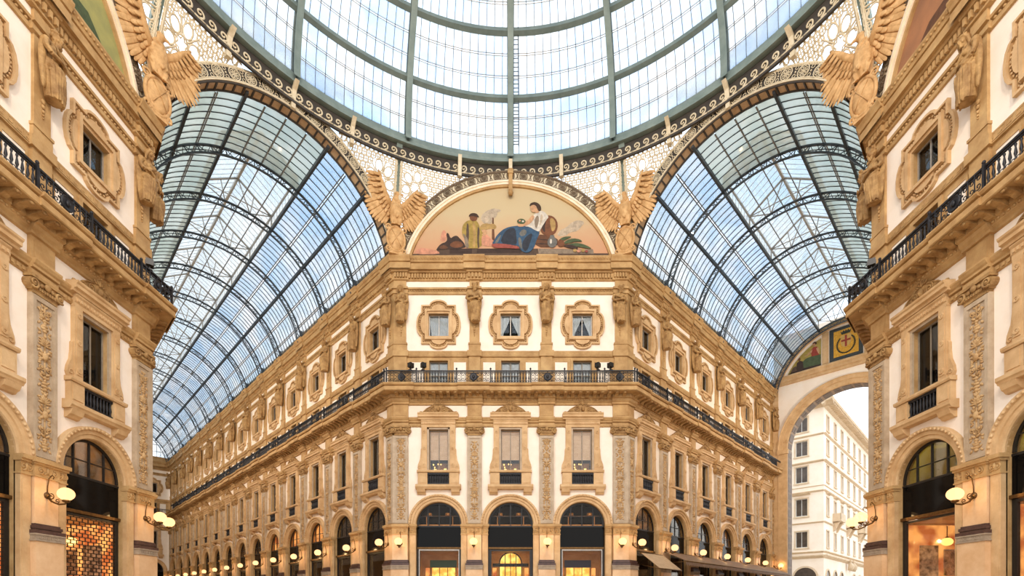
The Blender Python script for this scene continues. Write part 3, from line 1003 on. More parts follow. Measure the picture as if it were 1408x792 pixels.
def t_shop_lamp():
    mb = MB()
    mb.ell((0, 0, 0), (.24, .24, .19), 12, 8)
    g = mb.mesh('globe', [LAMPY])
    c = MB(); c.tube([(0, 0, .19), (0, 0, .75)], .02, 6); c.ell((0, 0, .2), (.08, .08, .05), 8, 5)
    return g, c.mesh('cord', [BRONZE])

# ---------------------------------------------------------------- bracket lamp with one globe
def t_wall_lamp():
    b = MB()
    pl = (0, 0, 0)
    b.lathe([(0, -.02), (.13, 0), (.14, .04), (.06, .08), (0, .1)], (0, 0, 0), 10)
    b.xform(Matrix.Rotation(-PI / 2, 4, 'X'))
    arm = [(0, .02, -.02), (0, .2, -.24), (0, .48, -.36), (0, .74, -.34), (0, .78, -.26)]
    b.tube(arm, [.045, .04, .035, .035, .04], 6)
    b.tube([(0, .02, .05), (0, .04, .4), (0, .1, .7), (0, .22, .82), (0, .3, .74), (0, .26, .66)], .022, 5)
    sp = [(0, .18 + .13 * (0.2 + .8 * i / 14) * math.cos(i / 14 * 8), -.05 + .13 * (0.2 + .8 * i / 14) * math.sin(i / 14 * 8)) for i in range(15)]
    b.tube(sp, .022, 5)
    sp = [(0, .42 + .1 * (0.2 + .8 * i / 12) * math.cos(-i / 12 * 8), -.22 + .1 * (0.2 + .8 * i / 12) * math.sin(-i / 12 * 8)) for i in range(13)]
    b.tube(sp, .02, 5)
    b.lathe([(.02, -.3), (.12, -.26), (.14, -.2), (.1, -.17)], (0, .78, 0), 10)
    g = MB()
    g.ell((0, .78, .06), (.29, .29, .26), 14, 10)
    return b.mesh('scroll_bracket', [BRONZE]), g.mesh('globe', [GLOBE])

# ---------------------------------------------------------------- railing panels
def t_baluster_panel(w):
    mb = MB()
    z0, z1 = 17.38, 18.3
    mb.box(-w, w, -.03, .03, z0 + .03, z0 + .08)
    n = max(2, round(2 * w / .2)); st = 2 * w / n
    for i in range(n):
        x = -w + st * (i + .5)
        mb.lathe([(.025, .08), (.045, .16), (.025, .24), (.06, .36), (.04, .5), (.025, .6), (.05, .68), (.025, .74)], (x, 0, z0), 5)
        mb.tube([(x + st * .5 + .07 * math.cos(a), 0, z0 + .16 + .07 * math.sin(a)) for a in [k * PI / 4 for k in range(8)]], .016, 4, closed=True)
        mb.tube([(x - st / 2, 0, z0 + .78), (x - st * .3, 0, z0 + .74), (x, 0, z0 + .84), (x + st * .3, 0, z0 + .74), (x + st / 2, 0, z0 + .78)], .018, 4)
    return mb.mesh('baluster_panel', [IRON])
def t_medallion_panel(w):
    mb = MB()
    z0 = 17.38
    mb.box(-w, w, -.03, .03, z0 + .03, z0 + .08)
    for s in (-1, 1):
        for k in range(3):
            c = s * (w * .38 + k * w * .24)
            mb.tube(spiral(c, z0 + .6, 0, w * .13, 1.3, PI / 2, s, 10), .02, 4)
            mb.tube(spiral(c, z0 + .28, 0, w * .13, 1.3, -PI / 2, -s, 10), .02, 4)
            mb.tube([(c + w * .12, 0, z0 + .08), (c + w * .12, 0, z0 + .84)], .022, 4)
    mb.arc([(.0, .02), (.2, .03), (.27, .05), (.3, .02), (.3, -.03), (0, -.03)], 0, z0 + .45, 0, 2 * PI, 16)
    mb.ell((0, .05, z0 + .45), (.1, .06, .14), 8, 5)
    for a in range(8):
        t = a * PI / 4
        mb.ell((.36 * math.cos(t), 0, z0 + .45 + .36 * math.sin(t)), (.05, .03, .05), 5, 4)
    return mb.mesh('medallion_panel', [IRON])
def t_rail(w, m0=0, m1=0):
    mb = MB()
    mb.box(-w, w, -.05, .05, 18.24, 18.32, 0, 0, 0)
    mb.box(-w, w, -.035, .035, 18.14, 18.17)
    return mb.mesh('handrail', [IRON])
def t_rail_post():
    mb = MB()
    mb.box(-.045, .045, -.045, .045, 17.38, 18.36)
    mb.ell((0, 0, 18.42), (.07, .07, .08), 8, 5)
    return mb.mesh('post', [IRON])
# ---------------------------------------------------------------- carved figures (x across, y out of the wall, z up from the hem)
def fingers(mb, p, d, up, r=.022, L=.12):
    """four curled fingers and a thumb from a palm at p pointing along d"""
    p, d, up = Vector(p), Vector(d).normalized(), Vector(up).normalized()
    s = d.cross(up)
    for i, k in enumerate((.85, 1.0, .95, .75)):
        q = p + s * (i - 1.5) * .045
        mb.tube([q, q + d * L * k * .55, q + d * L * k * .9 - s.cross(d) * .04], [r, r, r * .8], 6)
    mb.tube([p - s * .07, p - s * .11 + d * .05, p - s * .09 + d * .1], [r, r, r * .8], 6)

def caryatid(kind):
    mb = MB()
    E, Tb = mb.ell, mb.tube
    hx = .05 if kind == 0 else -.06
    Mh = (Matrix.Rotation(.25 if kind == 0 else -.3, 3, 'Z') @ Matrix.Rotation(-.12, 3, 'X'))
    hc = Vector((hx, .40, 2.50))
    H = lambda c, r, n=10: E(tuple(hc + Mh @ Vector(c)), r, n, 7, 0, Mh)
    H((0, 0, .02), (.165, .19, .225)); H((0, .05, -.12), (.12, .12, .11))
    H((0, .21, -.01), (.03, .06, .07)); H((0, .19, -.1), (.06, .03, .018)); H((0, .175, -.14), (.055, .04, .024)); H((0, .15, -.2), (.06, .05, .04))
    H((0, .175, .075), (.13, .04, .022))
    for s in (-1, 1):
        H((s * .1, .13, -.05), (.05, .05, .06))
    for s in (-1, 1):
        H((s * .068, .178, .03), (.035, .022, .018)); H((s * .165, 0, 0), (.03, .05, .065))
    if kind == 0:       # woman, waved hair falling to the shoulders
        H((0, -.06, .09), (.2, .2, .19)); H((0, .02, .2), (.17, .18, .07))
        for s in (-1, 1):
            Tb([tuple(hc + Mh @ Vector(q)) for q in ((s * .12, .1, .17), (s * .2, .03, .02), (s * .21, -.02, -.15), (s * .25, .0, -.36))], [.06, .07, .07, .045])
        for k in range(7):
            a = -1.3 + k * .43
            H((.19 * math.sin(a), .02 + .12 * math.cos(a), .17), (.05, .05, .05), 6)
    else:               # bearded man, curly hair
        for k in range(14):
            a, b = k * 2.4, .2 + (k % 5) * .16
            H((.19 * math.cos(a), -.03 + .15 * math.sin(a) * .8, b * .3 + .03), (.075, .075, .07), 6)
        H((0, -.06, .11), (.19, .19, .18))
        for k in range(5):
            H(((k - 2) * .05, .13 - abs(k - 2) * .02, -.2 - .03 * (k % 2)), (.05, .05, .1), 6)
    Tb([(hx * .5, .3, 2.05), (hx * .8, .34, 2.4)], [.13, .1])
    Tb([(-.34, .26, 2.08), (0, .27, 2.14), (.34, .26, 2.08)], [.14, .16, .14])
    E((0, .28, 1.88), (.34, .22, .34)); E((0, .28, 1.6), (.28, .21, .3)); E((0, .27, 1.28), (.37, .27, .36))
    if kind == 0:
        for s in (-1, 1):
            E((s * .15, .45, 1.88), (.13, .11, .13))
    sw = .1 if kind == 0 else -.1
    Tb([(0, .27, 1.3), (sw * .5, .28, .8), (sw, .27, .3), (sw * .8, .25, .02)], [.38, .36, .33, .27], 12)
    E((sw + .1, .42, .85), (.13, .12, .28))      # a forward knee under the cloth
    E((0, .1, 1.15), (.3, .13, 1.15))
    # folded arms
    if kind == 0:
        Tb([(-.42, .26, 2.08), (-.5, .3, 1.72), (-.44, .38, 1.52)], [.115, .1, .09]); Tb([(-.44, .38, 1.52), (-.1, .56, 1.5), (.12, .57, 1.58)], [.09, .075, .055])
        Tb([(.42, .26, 2.08), (.5, .32, 1.72), (.42, .42, 1.55)], [.115, .1, .09]); Tb([(.42, .42, 1.55), (.15, .56, 1.7), (-.12, .54, 1.9)], [.09, .075, .055])
        E((.17, .57, 1.6), (.07, .05, .06)); fingers(mb, (.2, .58, 1.6), (1, .1, .2), (0, 1, 0))
        E((-.16, .53, 1.94), (.06, .05, .07)); fingers(mb, (-.18, .53, 1.97), (-.5, 0, 1), (0, 1, 0))
    else:
        Tb([(-.44, .26, 2.08), (-.54, .3, 1.75), (-.44, .42, 1.6)], [.13, .115, .1]); Tb([(-.44, .42, 1.6), (-.1, .58, 1.74), (.2, .56, 1.84)], [.1, .08, .06])
        Tb([(.44, .26, 2.08), (.54, .32, 1.75), (.42, .44, 1.6)], [.13, .115, .1]); Tb([(.42, .44, 1.6), (.1, .6, 1.6), (-.18, .6, 1.66)], [.1, .08, .06])
        E((.25, .56, 1.87), (.07, .05, .07)); fingers(mb, (.27, .56, 1.9), (.6, 0, .8), (0, 1, 0))
        E((-.23, .6, 1.67), (.07, .05, .07)); fingers(mb, (-.26, .6, 1.68), (-1, 0, .2), (0, 1, 0))
    # cloth: a thick roll across the hips, hanging folds
    Tb([(-.4, .3, 1.55), (-.2, .5, 1.4), (.1, .54, 1.26), (.4, .36, 1.1)], [.08, .09, .1, .08])
    Tb([(-.38, .3, 1.4), (-.1, .52, 1.22), (.2, .52, 1.08), (.4, .34, .95)], [.05, .06, .07, .05])
    for i in range(11):
        a = -1.25 + 2.5 * i / 10
        pts = []
        for j in range(7):
            t = j / 6
            rr = (.4 - .09 * t) * (1 + .05 * math.sin(7 * t + i))
            pts.append((sw * t + rr * math.sin(a) + .05 * (t - .5) * (i % 3 - 1), .27 + rr * math.cos(a), 1.2 - 1.2 * t + .05 * (i % 2)))
        Tb(pts, [.03, .05, .055, .055, .055, .055, .04], 6)
    for k in range(4):
        Tb([(-.34 + .05 * k, .38, 2.1 - .05 * k), (-.05 + .02 * k, .52 - .01 * k, 1.8 - .06 * k), (.3, .42, 1.62 - .05 * k)], .028, 6)
    for s in (-1, 1):   # shoulders, and the mantle at their back
        E((s * .41, .26, 2.05), (.15, .15, .15)); E((s * .38, .15, 1.6), (.15, .1, .62)); E((s * .32, .13, .8), (.16, .1, .6))
        Tb([(s * .36, .14, 2.16), (s * .46, .12, 1.6), (s * .4, .1, 1.0), (s * .26, .1, .3)], [.1, .1, .09, .06])
    return remesh(mb, 'figure', STONE_D, .019, 1)

EAG = mat('weathered tan stone', (226, 184, 130), (186, 142, 90), 0.7, 2.6, 0.35, 22)
def eagle_meshes():
    out = {}
    b = MB()
    E, Tb = b.ell, b.tube
    # body upright, breast forward (y), head turned to +x
    Tb([(0, 0, 2.05), (0, .1, 2.6), (0, .12, 3.1), (0, .05, 3.6)], [.34, .48, .5, .3], 12)
    Tb([(0, .05, 3.5), (.02, .08, 3.9), (.06, .14, 4.15)], [.3, .22, .19], 10)
    E((.1, .2, 4.25), (.24, .2, .19)); Tb([(.28, .26, 4.26), (.44, .34, 4.22), (.5, .36, 4.1)], [.1, .07, .025])
    E((.2, .3, 4.33), (.1, .08, .05)); E((.22, .1, 4.33), (.08, .06, .05))
    for s in (-1, 1):
        Tb([(s * .24, .1, 2.6), (s * .28, .28, 2.25), (s * .26, .3, 2.0)], [.25, .18, .1])
        for k in (-1, 0, 1):
            Tb([(s * .26, .3, 2.0), (s * .26 + k * .1, .46, 1.93), (s * .26 + k * .12, .5, 1.82)], [.07, .05, .03])
    for k in range(5):    # tail
        a = (k - 2) * .14
        E((math.sin(a) * .9, -.16, 1.75), (.11, .06, .55), 8, 6, 0, RY(a).to_3x3())
    for i in range(46):   # breast feathers
        a, t = i * 2.4, i / 46
        z = 2.4 + 1.5 * t
        r = .45 - .22 * max(0, t - .5) * 2
        th = -PI / 2 + PI + 1.2 * math.sin(a)
        E((r * math.cos(th - PI / 2 + PI / 2), .1 + r * abs(math.sin(th)) * .95, z), (.09, .07, .12), 6, 4)
    out['body'] = remesh(b, 'body', EAG, .03, 1)
    for s, key in ((-1, 'wing.a'), (1, 'wing.b')):
        w = MB()
        top = 5.35 if s < 0 else 4.75
        tipx = 1.35 if s < 0 else 1.55
        elbow = Vector((s * .8, .25, 3.95 if s < 0 else 3.75))
        sh = Vector((s * .34, .0, 3.35)); tip = Vector((s * tipx, .55, top))
        w.tube([tuple(sh), tuple(elbow), tuple((elbow + tip) / 2 + Vector((s * .05, 0, .1))), tuple(tip)], [.24, .2, .14, .06], 8)
        n = 16
        for i in range(n):      # primaries and secondaries, fanning from the tip to the body
            t = i / (n - 1)
            root = sh.lerp(elbow, min(1, t * 2)) if t < .5 else elbow.lerp(tip, (t - .5) * 1.7)
            ang = s * (.35 + 1.15 * t)
            L = .55 + .55 * math.sin(PI * min(1, t + .15))
            d = Vector((math.sin(ang), 0, -math.cos(ang)))
            c = root + d * L * .8 + Vector((0, -.08 - .02 * (i % 2), 0))
            w.ell(tuple(c), (.17, .05, L), 8, 7, 0, RY(PI - ang).to_3x3())
        for row in range(2):    # coverts
            for i in range(9):
                t = i / 8
                root = sh.lerp(elbow, min(1, t * 2)) if t < .5 else elbow.lerp(tip, (t - .5) * 1.6)
                ang = s * (.35 + 1.1 * t)
                d = Vector((math.sin(ang), 0, -math.cos(ang)))
                c = root + d * (.22 + .3 * row) + Vector((0, .06 - .05 * row, 0))
                w.ell(tuple(c), (.14, .06, .3), 6, 5, 0, RY(PI - ang).to_3x3())
        out[key] = w.mesh('wing', [EAG])
    c = MB()    # oval shield in a scrolled cartouche
    c.ell((0, .12, .98), (.6, .24, .86), 18, 10)
    c.tube([(.66 * math.cos(a), .14, .98 + .92 * math.sin(a)) for a in [i * PI / 12 for i in range(24)]], .1, 6, closed=True)
    for s in (-1, 1):
        c.tube(spiral(s * .6, 1.72, .16, .26, 1.3, PI / 2, s, 14), .07, 5)
        c.tube(spiral(s * .56, .22, .16, .24, 1.3, -PI / 2, -s, 14), .07, 5)
        c.tube([(s * .36, .34, 1.55), (0, .37, .98), (-s * .36, .34, .42)], .03, 5)
    c.box(-.5, .5, -.3, .2, -.12, .16)
    out['shield'] = c.mesh('shield', [EAG])
    return out
# ================================================================ ground
fm = MB()
fm.box(-140, 140, -60, 160, -.2, 0)
obj('floor', fm.mesh('floor', [PAVE]), kind='structure', label='pale paved floor of the galleria and the street outside')

# ================================================================ facades
WALL = t_wall_panel()
FL = 1e-9     # a break cut flush at the bay's edge, where the next bay carries it on
PR_A, PR_B = (-HX, -HX + .52, FL, 0), (HX - .52, HX, 0, FL)
MOLD_BAY = mouldings(-HX, HX, press=(PR_A, PR_B))
MOLD_A = mouldings(-HX, HX, press=(PR_A,))
MOLD_B = mouldings(-HX, HX, press=(PR_B,))
MOLD_BAY_P = mouldings(-HX, HX, press=(PR_A, PR_B), parapet=True)
MOLD_A_P = mouldings(-HX, HX, press=(PR_A,), parapet=True)
MOLD_B_P = mouldings(-HX, HX, press=(PR_B,), parapet=True)
PIL = [pilaster(0, .52, seed=s) for s in (1, 2, 3)]
ARCHV = t_archivolt()
JAMB = {-1: t_jamb(-1), 1: t_jamb(1)}
SURR = t_window_surround()
QUAT = t_quatrefoil()
WM = window_meshes()
SM = shop_meshes()
LAMP_B, LAMP_G = t_wall_lamp()
SL_G, SL_C = t_shop_lamp()
CARY = [caryatid(0), caryatid(1)]
EAGLE = eagle_meshes()
BAL = t_baluster_panel(1.42)
MED = t_medallion_panel(1.2)
RAIL = t_rail(HX)
POST = t_rail_post()
STUFF = {'modillion_course', 'dentil_course'}
KS = {'kind': 'structure'}
n_win = [0]

def put_moulds(root, moulds, M):
    for k, me in moulds.items():
        obj(k, me, root, M, **({'kind': 'stuff'} if k in STUFF else {}))
def put_pilaster(root, parts, M):
    p = obj('pilaster', parts['shaft'], root, M)
    for k, me in parts.items():
        if k != 'shaft':
            obj(k, me, p)
    return p

def window(kind, F, x, label, curtains=(), lamps=False, blind=False):
    n_win[0] += 1
    r = obj('window_%d' % n_win[0], WM[kind + '.window_frame'], None, F @ T(x), kind='structure', label=label)
    for i in range(2):
        obj('pane', WM['%s.%d.pane' % (kind, i)], r)
    obj('room', WM[kind + '.room'], r)
    for c in curtains:
        obj('curtain', WM[c], r)
    if blind:
        obj('blind', WM['main.blind'], r, label='cream slatted blind')
    if lamps:
        obj('shelf', WM['main.shelf'], r)
        obj('lamp_row', WM['main.lamp_row'], r, kind='stuff')
    return r

def lamp(F, x, y, z, label, group, power=38.0, light=True):
    M = F @ T(x, y, z)
    r = empty('wall_lamp', M, label=label, category='lamp', group=group)
    obj('scroll_bracket', LAMP_B, r)
    obj('globe', LAMP_G, r)
    if light:
        d = bpy.data.lights.new('bulb', 'POINT')
        d.energy = power
        d.color = (1.0, 0.62, 0.26)
        d.shadow_soft_size = .12
        o = bpy.data.objects.new('bulb', d)
        COL.objects.link(o)
        o.parent = r
        o.matrix_basis = T(0, .78, .06)
    return r

def statue(F, x, y, kind, label, rz=0.0, s=1.0):
    r = obj('caryatid', CARY[kind], None, F @ T(x, y, 22.08) @ RZ(rz) @ Matrix.Diagonal((s, s, s, 1)), label=label, category='statue', group='carved caryatids of the attic storey')
    return r

def shop(F, x, label, lower='dark', fan='dark', rail=False, lamps=False):
    r = obj('arched_shopfront', SM['fanlight_frame'], None, F @ T(x), label=label, category='shop front', group='arched shop fronts')
    for i in range(4):
        obj('fanlight_pane', SM['%d.fanlight_pane' % i], r)
    obj('sign_band', SM['sign_band'], r)
    obj('beam', SM['beam'], r)
    room = obj('upper_room', SM['fan_room'], r)
    if fan != 'dark':
        obj('back_wall', SM['fan_%s.back_wall' % fan], room)
    if rail:
        obj('brass_rail', SM['rail'], r)
        [obj('copper_lamp', SM['%d.copper_lamp' % i], r) for i in (0, 1)]
    obj('display_frame', SM['display_frame'], r)
    if lower == 'grille':
        obj('roller_grille', SM['roller_grille'], r, label='black brick-pattern roller grille')
    else:
        obj('display_pane', SM['display_pane'], r)
    sr = obj('shop_room', SM['dim_room' if lower in ('dim', 'warm') else 'shop_room'], r)
    if lower in ('grille', 'glow'):
        obj('shop_wall', SM['glow.shop_wall'], sr)
        [obj('poster', SM['%d.poster' % i], sr) for i in range(6)]
    if lower in ('green', 'blue'):
        obj('silver_trim', SM['silver_trim'], r)
        obj('fascia', SM[lower + '.fascia'], sr)
        obj('lit_panel', SM['lit_panel'], sr)
        [obj('side_glow', SM['%d.side_glow' % i], sr) for i in (0, 1)]
    if lower == 'yellow':
        obj('inner_door_frame', SM['inner_door_frame'], sr)
        obj('shop_wall', SM['yellow.shop_wall'], sr)
        [obj('side_glow', SM['%d.side_glow' % i], sr) for i in (0, 1)]
    if lower == 'warm':
        obj('lit_panel', SM['warm.lit_panel'], sr)
    if lamps or lower in ('grille', 'glow'):
        for q in ((-.6, -1.6), (.75, -1.6)):
            g = obj('pendant_lamp', SL_G, sr, T(q[0], q[1], 4.55))
            obj('cord', SL_C, g)
    return r

def bay(root, F, x, moulds):
    M = T(x)
    obj('wall_panel', WALL, root, M)
    put_moulds(root, moulds, M)
    obj('archivolt', ARCHV, root, M)
    for s in (-1, 1):
        obj('jamb', JAMB[s], root, M)
    w = obj('window_surround', SURR['window_surround'], root, M)
    obj('carved_crest', SURR['carved_crest'], w)
    obj('balustrade', SURR['balustrade'], w, label='black balustrade')
    obj('quatrefoil_frame', QUAT, root, M)

def railing(F, x_bays, x_meds, ends, label):
    """one continuous balcony railing; ENDS: (x, width scale) of the panels that wrap a fold"""
    r = empty('balcony_railing', F @ T(0, 1.02, 0), label=label, category='railing', group='black iron balcony railings')
    for x in x_bays:
        obj('baluster_panel', BAL, r, T(x))
        obj('handrail', RAIL, r, T(x))
    for x in x_meds:
        obj('medallion_panel', MED, r, T(x, .1))
        for s in (-1, 1):
            obj('post', POST, r, T(x + s * 1.22, .06))
    for x, k, hw in ends:
        obj('medallion_panel', MED, r, T(x, .08) @ Matrix.Diagonal((k, 1, 1, 1)))
        obj('handrail', RAIL, r, T(x, .04) @ Matrix.Diagonal((hw / HX, 1, 1, 1)))
        for s in (-1, 1):
            obj('post', POST, r, T(x + s * 1.2 * k, .06))
    return r

# ---- one corner of a pier: fold at local x = xf, SGN = +1 if the wall lies at smaller x
def corner(root, sgn, xf, L, w, seed, parapet=False):
    x0, x1 = (xf - L, xf) if sgn > 0 else (xf, xf + L)
    m0, m1 = (0, MIT) if sgn > 0 else (-MIT, 0)
    obj('wall_panel', t_corner_wall(x0, x1, m0, m1), root)
    a, b = (xf - 2 * w, xf) if sgn > 0 else (xf, xf + 2 * w)
    mo = mouldings(x0, x1, m0, m1, press=((a, b, m0, m1),), parapet=parapet)
    put_moulds(root, mo, None)
    put_pilaster(root, pilaster((a + b) / 2, w, m0, m1, seed), None)
    return (a + b) / 2

W_MID = empty('wall_middle', F_MID, label='cream and ochre facade of the middle pier, three bays wide', **KS)
W_LEFT = empty('wall_left', F_LEFT, label='cream and ochre facade of the pier beside the long arcade', **KS)
W_RIGHT = empty('wall_right', F_RIGHT, label='cream and ochre facade of the pier beside the short arcade', **KS)
W_LA = empty('wall_left_arcade', F_LA, label='flank of the middle pier running down the long arcade', **KS)
W_RA = empty('wall_right_arcade', F_RA, label='flank of the middle pier along the short arcade', **KS)

def plate(k, n):
    return ORD[k]
G_L = 'globe lamps on scrolled wall brackets'
names3 = {P: 'bay next to the long arcade', 0.0: 'centre bay', -P: 'bay next to the short arcade'}

# middle pier
lw = {P: ('green', 'dark'), 0.0: ('yellow', 'dark'), -P: ('blue', 'dark')}
for x in (-P, 0.0, P):
    bay(W_MID, F_MID, x, MOLD_A if x > 0 else MOLD_B if x < 0 else MOLD_BAY)
    nm = names3[x]
    window('attic', F_MID, x, 'square attic window with tied curtains, middle pier, ' + nm, ('attic.c0.curtain', 'attic.c1.curtain') if x <= 0 else ('attic.c0.curtain', 'attic.c2.curtain'))
    window('strip', F_MID, x, 'low window behind the railing, middle pier, ' + nm, ('strip.curtain',))
    window('main', F_MID, x, 'tall first floor window with blind, middle pier, ' + nm, blind=True, lamps=True)
    shop(F_MID, x, {P: 'arched black shop front with green fascia inside, middle pier', 0.0: 'arched black shop front with yellow lit arched door inside', -P: 'arched black shop front with navy fascia inside, middle pier'}[x], lw[x][0], lw[x][1], rail=True)
for i, x in enumerate((-HX, HX)):
    put_pilaster(W_MID, PIL[i], T(x))
    statue(F_MID, x, .2, i, ['carved caryatid between centre bay and bay next to the short arcade, middle pier', 'carved caryatid between centre bay and bay next to the long arcade, middle pier'][i])
    lamp(F_MID, x, .3, 6.0, ['lit globe lamp between the yellow-door and navy-fascia shop fronts', 'lit globe lamp between the green-fascia and yellow-door shop fronts'][i], G_L)
for sgn, nm in ((1, 'long'), (-1, 'short')):
    xc = corner(W_MID, sgn, sgn * FOLD, FOLD - 1.5 * P, .5, 5 + sgn)
    statue(F_MID, xc - sgn * .1, .2, 0 if sgn > 0 else 1, 'carved caryatid on the middle pier corner facing the octagon, by the %s arcade' % nm, -sgn * .1, .95)
    lamp(F_MID, xc, .3, 6.0, 'lit globe lamp on the middle pier corner facing the octagon, by the %s arcade' % nm, G_L)
railing(F_MID, (-P, 0, P), (-HX, HX), ((7.82, .9, 1.05), (-7.82, .9, 1.05)), 'black iron balcony railing across the middle pier')

# side piers
for F, W, sgn, nm in ((F_LEFT, W_LEFT, -1, 'long'), (F_RIGHT, W_RIGHT, 1, 'short')):
    for k, x in enumerate((sgn * P, 0.0)):
        bay(W, F, x, (MOLD_A if sgn > 0 else MOLD_B) if k == 0 else MOLD_BAY)
        bn = ('outer', 'inner')[1 - k] if False else ('bay nearest the arcade', 'bay at the picture edge')[k]
        window('attic', F, x, 'square attic window, pier beside the %s arcade, %s' % (nm, bn))
        window('strip', F, x, 'low window behind railing, pier beside the %s arcade, %s' % (nm, bn))
        window('main', F, x, 'tall dark first floor window, pier beside the %s arcade, %s' % (nm, bn), lamps=False)
        shop(F, x, ('arched shop front with brick-pattern grille, %s' if nm == 'long' else 'arched shop front with orange glowing room, %s') % ('next to the corner lamps' if k == 0 else 'cut by the picture edge'), 'grille' if nm == 'long' else 'glow', 'lit' if nm == 'long' else 'olive')
    put_pilaster(W, PIL[2], T(sgn * HX))
    put_pilaster(W, PIL[1], T(-sgn * HX))
    statue(F, sgn * HX, .2, 1 if nm == 'long' else 0, 'large caryatid between two attic windows, pier beside the %s arcade' % nm, sgn * -.3)
    lamp(F, sgn * HX, .3, 6.0, 'large lit globe lamp between the shops, pier beside the %s arcade' % nm, G_L, 34)
    xc = corner(W, sgn, sgn * FOLD, FOLD - 1.5 * P, .5, 8 + sgn)
    statue(F, xc, .2, 0 if nm == 'long' else 1, 'large caryatid at the corner of the pier beside the %s arcade' % nm, sgn * .1)
    lamp(F, xc, .3, 6.0, 'lit globe lamp at the octagon corner of the pier beside the %s arcade' % nm, G_L, 30)
    railing(F, (sgn * P, 0.0), (sgn * HX, -sgn * HX), ((sgn * 7.82, .9, 1.05),), 'black iron balcony railing of the pier beside the %s arcade' % nm)

# flanks of the middle pier down the arcades
T1 = 2.8
for F, W, sg, nb, nm in ((F_LA, W_LA, 1, 14, 'long'), (F_RA, W_RA, -1, 6, 'short')):
    xs = [sg * (T1 + P * k) for k in range(nb)]
    xc = corner(W, -sg, 0.0, T1 - HX, .42, 20 + sg, True)
    statue(F, xc + sg * .22, .2, 1 if sg > 0 else 0, 'carved caryatid on the middle pier corner, facing into the %s arcade' % nm, sg * .1, .95)
    lamp(F, xc, .3, 6.0, 'lit globe lamp on the middle pier corner, facing into the %s arcade' % nm, G_L, 40)
    lit = {2: 'glow', 3: 'glow', 4: 'glow', 6: 'lit'} if sg > 0 else {0: 'lit', 3: 'lit'}
    for k, x in enumerate(xs):
        o = ORD[k]
        bay(W, F, x, (MOLD_B_P if sg > 0 else MOLD_A_P) if k == 0 else MOLD_BAY_P)
        window('attic', F, x, '%s square attic window from the middle pier along the %s arcade' % (o, nm), ('attic.c2.curtain',) if k % 2 else ())
        window('strip', F, x, '%s low window behind the railing along the %s arcade' % (o, nm))
        window('main', F, x, '%s tall first floor window from the middle pier along the %s arcade' % (o, nm), blind=(k % 3 == 0))
        shop(F, x, '%s arched shop front from the middle pier along the %s arcade' % (o, nm), 'warm' if k % 3 == 1 else 'dim', lit.get(k, 'dark'))
        xp = x + sg * HX
        put_pilaster(W, PIL[k % 3], T(xp))
        statue(F, xp, .2, k % 2, '%s caryatid after the middle pier corner along the %s arcade' % (o, nm), (k % 3 - 1) * .15)
        lamp(F, xp, .3, 6.0, '%s lit globe lamp after the middle pier corner along the %s arcade' % (o, nm), G_L, 48)
    ex = sg * .55
    railing(F, xs[:-1] if sg > 0 else xs, [x + sg * HX for x in xs[:-2 if sg > 0 else -1]], ((ex, .7, .95),), 'black iron balcony railing along the %s arcade' % nm)

# the flanks opposite, hidden behind the side piers: plain walls with cornice and one corner lamp each
F_LB = frame(-APO, FOLD, (S2, -S2), (S2, S2))       # x runs from the arcade towards the octagon: fold at x = 0
F_RB = frame(APO, FOLD, (S2, S2), (-S2, S2))
for F, sg, L, nm, side in ((F_LB, 1, 76, 'long', 'left_arcade_far'), (F_RB, -1, 34, 'short', 'right_arcade_far')):
    W = empty('wall_' + side, F, label='opposite flank of the %s arcade, ochre and cream' % nm, **KS)
    xc = corner(W, sg, 0.0, T1 - HX, .5, 30 + sg, True)
    a, b = (-L, -.15) if sg > 0 else (.15, L)
    mb = MB()
    for z0, z1, m in ((0, ZSPR, 1), (ZSPR, 17.3, 0), (17.3, 20.2, 1), (20.2, 26.9, 0)):
        mb.box(a, b, -.4, 0, z0, z1, m)
    obj('wall_panel', mb.mesh('wall_panel', [PLASTER, STONE]), W)
    put_moulds(W, mouldings(a, b, parapet=True), None)
    statue(F, xc, .2, 0 if sg > 0 else 1, 'caryatid round the corner of the side pier in the %s arcade' % nm)
    lamp(F, xc, .3, 6.0, 'lit globe lamp round the corner of the side pier in the %s arcade' % nm, G_L)

# ---- eagles over the four folds
def put_eagle(x, y, ang, flip, label):
    M = Matrix.Translation((x, y, 26.95)) @ RZ(ang) @ T(0, .62, 0) @ (Matrix.Diagonal((-1, 1, 1, 1)) if flip else Matrix.Identity(4)) @ Matrix.Diagonal((.95, .95, .98, 1))
    r = empty('stone_eagle', M, label=label, category='statue', group='stone eagles on the pier corners')
    obj('body', EAGLE['body'], r)
    obj('wing', EAGLE['wing.a'], r); obj('wing', EAGLE['wing.b'], r)
    obj('shield', EAGLE['shield'], r, label='oval cross-ribbed shield')
A0 = R(22.5)
put_eagle(-FOLD - .02, APO - .1, PI + A0, True, 'stone eagle with raised wings on the middle pier corner by the long arcade')
put_eagle(FOLD + .02, APO - .1, PI - A0, False, 'stone eagle with raised wings on the middle pier corner by the short arcade')
put_eagle(-APO + .1, FOLD + .02, -PI / 2 - A0, True, 'large stone eagle on the corner of the pier beside the long arcade')
put_eagle(APO - .1, FOLD + .02, PI / 2 + A0, False, 'large stone eagle on the corner of the pier beside the short arcade')
